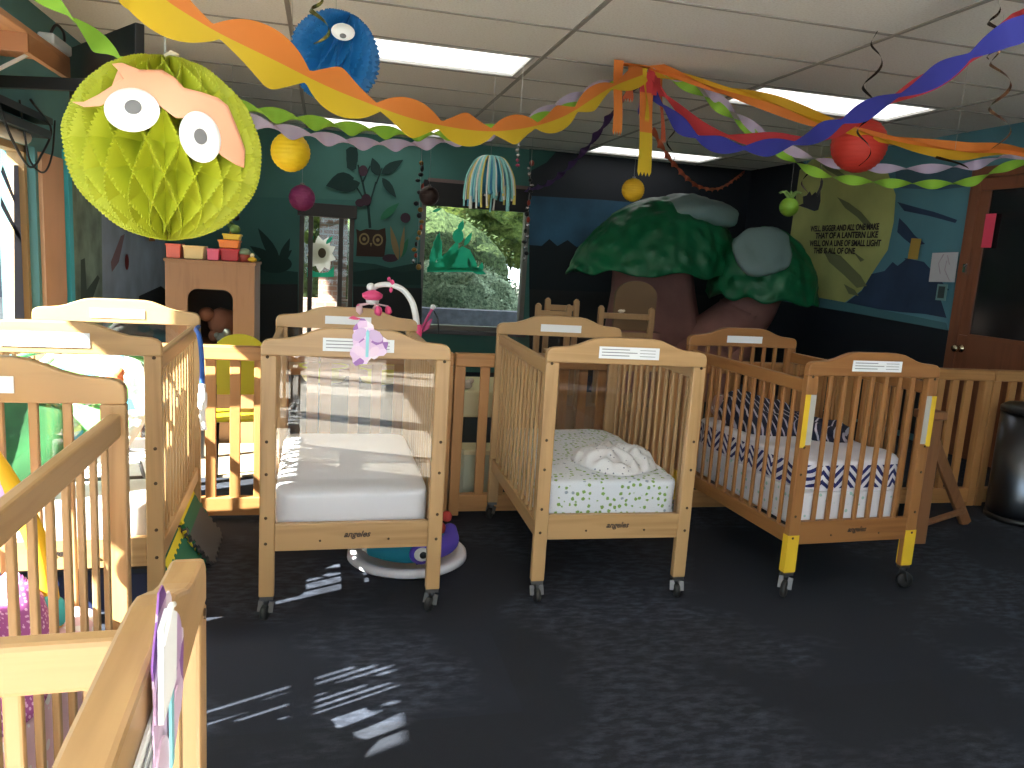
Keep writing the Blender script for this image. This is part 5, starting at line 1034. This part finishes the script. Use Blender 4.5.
# hub with hanging tails
q = at(*HUB[:2], Y=HUB[2])
t = empty('streamer_hub', (q.x, q.y, ZC), 0, 'bunch of hanging orange, yellow, red and blue paper tails where the streamers meet', 'streamer bunch')
def tail(x, y0, y1, dx, w_, cols, Y=4.35, ser=True, tilt=.2):
    a, c = at(x, y0, Y=Y), at(x+dx, y1, Y=Y); L = len(cols); b = MB(); n = 10
    for i in range(n+1):
        f = i/n; q_ = a.lerp(c, f)-V(t.location)
        wv = V((math.cos(tilt*math.sin(f*3)), math.sin(tilt*math.sin(f*3)), 0))*w_/2; b.v += [tuple(q_-wv+V((0, .01*math.sin(f*6), 0))), tuple(q_+wv+V((0, .01*math.sin(f*6), 0)))]
    for i in range(n): b.f.append((2*i, 2*i+1, 2*i+3, 2*i+2)); b.m.append(min(L-1, int(i/n*L))); b.sm.append(True)
    if ser:
        e0, e1 = V(b.v[-2]), V(b.v[-1]); o_ = len(b.v)
        for k in range(4):
            p0, p1 = e0.lerp(e1, k/4), e0.lerp(e1, (k+1)/4); b.v += [tuple(p0), tuple(p1), tuple((p0+p1)/2-V((0, 0, .025)))]; b.f.append((o_+3*k, o_+3*k+1, o_+3*k+2)); b.m.append(L-1); b.sm.append(False)
    return b.build('paper_tail', cols, t, recalc=False)
tail(619, 60, 131, -2, .058, [OR], Y=4.3); tail(648, 72, 172, -4, .088, [RE, OR, OR, YE, YE], Y=4.36, tilt=.2); tail(640, 66, 112, 2, .06, [PUR, BL], Y=4.42, tilt=.8)
tail(655, 70, 96, 3, .09, [RE], Y=4.38, ser=False, tilt=.6); tail(634, 66, 98, -6, .07, [OR, SAL], Y=4.4, tilt=.9); tail(645, 68, 118, 2, .03, [YE], Y=4.33, tilt=.9); tail(660, 74, 140, 3, .035, [OR, SAL], Y=4.5, tilt=.6)
MB().beam((-.15, .02, -.004), (.16, .02, -.004), .05, .006).build('tape_strip', OR, t)
# foil spirals
SPB = mat('black_gold_foil', (.035, .022, .014), .25, .6)
def spiral(pts, label, Y, r=.05, turns=3, wd=.016, mt=None):
    (x0, y0), (x1, y1) = pts; a, c = at(x0, y0, Y=Y), at(x1, y1, Y=Y); t = empty('foil_spiral', tuple(a), 0, label, 'foil spiral', 'dark foil spirals')
    if a.z < ZC-.01: MB().tube([(0, 0, 0), (0, 0, ZC-a.z-.002)], .0011, 4).build('thread', STG, t)
    n = int(26*turns); b = MB(); rs = []; P = []
    for i in range(n+1):
        f = i/n; an = 2*PI*turns*f+x0*.1; rr = r*min(1, f*4+.1); P.append((c-a)*f+V((rr*math.cos(an), rr*math.sin(an), 0))); rs.append(max(.001, wd*.5*math.sin(PI*min(.98, f+.02))**.5))
    for i, q_ in enumerate(P):
        d = (P[min(i+1, n)]-P[max(i-1, 0)]).normalized(); w_ = V((0, 0, 1)).cross(d).normalized(); w_ = (w_*.5+V((0, 0, 1))*.85)*rs[i]; b.v += [tuple(q_-w_), tuple(q_+w_)]
    for i in range(n): b.f.append((2*i, 2*i+1, 2*i+3, 2*i+2)); b.m.append(0); b.sm.append(True)
    b.build('spiral', mt or SPB, t, recalc=False)
spiral(((879, 22), (861, 165)), 'dark foil spiral hanging left of the blue streamer end', 3.3, .035, 3.2)
spiral(((998, 4), (996, 60)), 'dark foil spiral at the top right corner', 2.6, .03, 1.6)
spiral(((1000, 40), (1000, 150)), 'copper foil spiral hanging over the gold streamer at right', 2.9, .04, 2.4, mt=mat('copper_foil', (.22, .11, .06), .25, .7))
spiral(((955, 150), (950, 172)), 'small dark foil curl across the lilac streamer at right', 3.6, .09, .7)
spiral(((322, -4), (318, 42)), 'green gold foil curl beside the blue honeycomb ball', 2.5, .03, 1.2, mt=mat('olive_foil', (.12, .12, .03), .25, .7))
spiral(((672, 120), (670, 165)), 'thin dark foil curl before the far ceiling light', 5.5, .03, 1.5)
spiral(((806, 165), (806, 196)), 'dark foil curl above the black paper cutout', 5.0, .03, 1.0)

# ================================================================== OUTSIDE
struct(MB().box((-3, YB+.18, 2.9), (8, YB+3.6, 3.0)).build('unseen_roof', mat('added_sun_overhang', (.5, .48, .45), .8)))  # overhang out of view, added to keep direct sun off the plants outside
struct(MB().box((XL-.5, YS-.3, ZC+.12), (XR+.3, YB+.3, 3.0)).build('unseen_roof', mat('roof_deck', (.3, .3, .3), .8)))
def leafmat(name, c1, c2, sc):
    m, nt, p = nodes(name); tc = nt.nodes.new('ShaderNodeTexCoord'); n_ = N('ShaderNodeTexNoise', Scale=sc, Detail=5.0, Roughness=.7); lk(nt, tc.outputs['Object'], n_.inputs['Vector'])
    cr = N('ShaderNodeValToRGB'); cr.color_ramp.elements[0].position = .35; cr.color_ramp.elements[0].color = (*c1, 1); cr.color_ramp.elements[1].position = .65; cr.color_ramp.elements[1].color = (*c2, 1)
    lk(nt, n_.outputs['Fac'], cr.inputs[0]); lk(nt, cr.outputs[0], p.inputs['Base Color']); p.inputs['Roughness'].default_value = .8; p.inputs['Specular IOR Level'].default_value = .1
    bp = N('ShaderNodeBump', Strength=1.0, Distance=.05); lk(nt, n_.outputs['Fac'], bp.inputs['Height']); lk(nt, bp.outputs[0], p.inputs['Normal']); return m
struct(MB().box((-12, YB+.18, -.35), (16, 40, -.15)).build('ground', mat('outdoor_concrete', (.16, .15, .14), .9, var=.15, vs=2)))
struct(MB().box((-14, -12, -.35), (XL-.18, YB+.18, -.15)).build('ground', mat('outdoor_paving', (.16, .15, .14), .9, var=.15, vs=2)))
BU = leafmat('bush_leaves', (.08, .13, .08), (.45, .55, .36), 22); BU2 = leafmat('tree_leaves', (.012, .03, .005), (.11, .15, .035), 10)
def bush(name, c, r, mt, label, cat, seed, amp=.12):
    b = MB(); rnd = random.Random(seed); vs = []; 
    b.ell((0, 0, 0), r, 60, 34, amp=amp, seed=seed, fq=3.5)
    for k in range(2600):
        u, v_ = rnd.uniform(-1, 1), rnd.uniform(0, 2*PI); s_ = math.sqrt(1-u*u); d = V((s_*math.cos(v_), s_*math.sin(v_), u)); p_ = V((d.x*r[0], d.y*r[1], d.z*r[2]))*rnd.uniform(.97, 1.10)
        if d.y > .5: continue
        a = V((rnd.gauss(0, 1), rnd.gauss(0, 1), rnd.gauss(0, 1))).normalized(); c_ = d.cross(a).normalized(); L = rnd.uniform(.025, .05)
        b.add([p_-a*L, p_+c_*L*.45, p_+a*L, p_-c_*L*.45], [(0, 1, 2, 3)])
    o = b.build(name, mt, recalc=False); o.location = c; return tag(o, label, cat)
bush('round_bush', (1.75, 11.0, .42), (1.05, .9, .72), BU, 'rounded green bush outside the big window', 'bush', 1)
bush('round_bush', (1.1, 13.2, .8), (2.0, .9, 1.25), leafmat('dark_bush_leaves', (.008, .018, .006), (.06, .09, .035), 18), 'taller green bush behind the rounded one, outside the big window', 'bush', 2)
def tree(c, label, seed, r=(2.0, 1.2, 1.1), hgt=3.0):
    t = empty('leafy_tree', c, 0, label, 'tree'); o = bush('crown', (0, 0, hgt), r, BU2, None, None, seed, .35); o.parent = t
    MB().tube([(0, 0, 0), (.1, 0, hgt*.5), (0, 0, hgt)], [.16, .13, .1], 12).build('trunk', mat('tree_bark', (.10, .07, .05), .9, bump=.5, bs=20), t)
tree((3.2, 15.8, -.15), 'leafy light green tree beyond the bushes, outside the big window', 3, r=(3.6, 1.6, 1.7), hgt=3.0)
tree((-.9, 13.5, -.15), 'leafy tree outside the narrow window', 4, r=(1.6, 1.0, 1.5), hgt=2.2)
o = MB().box((-3, 0, 0), (7, .25, .72)).build('garden_wall', mat('grey_stone_wall', (.22, .21, .26), .9, var=.25, vs=10, bump=.4, bs=20)); o.location = (0, 9.7, -.15); tag(o, 'low grey stone wall outside the big window', 'garden wall')
t = empty('iron_fence', (6, 17.5, -.15), 0, 'thin dark iron fence far outside the big window', 'fence'); b = MB()
for k in range(40): b.box((-3+k*.16-.01, -.01, 0), (-3+k*.16+.01, .01, 1.7))
b.box((-3, -.015, 1.6), (3.4, .015, 1.64)).box((-3, -.015, .15), (3.4, .015, .19)).build('bars', mat('grey_iron', (.10, .10, .11), .6), t)
m, nt, p = nodes('brick_column'); tc = nt.nodes.new('ShaderNodeTexCoord'); br = N('ShaderNodeTexBrick', Scale=4.2); br.inputs['Color1'].default_value = (.22, .13, .10, 1); br.inputs['Color2'].default_value = (.27, .18, .15, 1); br.inputs['Mortar'].default_value = (.27, .25, .23, 1); br.inputs['Mortar Size'].default_value = .03
mp = N('ShaderNodeMapping'); mp.inputs['Rotation'].default_value = (PI/2, 0, 0); lk(nt, tc.outputs['Object'], mp.inputs[0]); lk(nt, mp.outputs[0], br.inputs['Vector']); lk(nt, br.outputs['Color'], p.inputs['Base Color']); p.inputs['Roughness'].default_value = .9
o = MB().box((-.16, -.16, 0), (.16, .16, 3)).build('brick_column', m); q = at(333, 250, Y=9.6); o.location = (q.x, 9.6, -.15); tag(o, 'pale brick column outside the narrow window', 'column')
o = MB().box((-.7, -.12, 0), (.7, .12, .80)).build('brick_planter', m); o.location = (.0, 9.35, -.15); tag(o, 'low brick wall below the flower painting, outside the narrow window', 'brick wall')
o = MB().box((-.15, -6, 0), (.15, 22, 3.3)).build('neighbour_wall', mat('pale_block_wall', (.05, .05, .066), .9, var=.2, vs=6)); o.location = (-6.5, 6, -.15); tag(o, 'pale block wall outside the left window', 'wall')
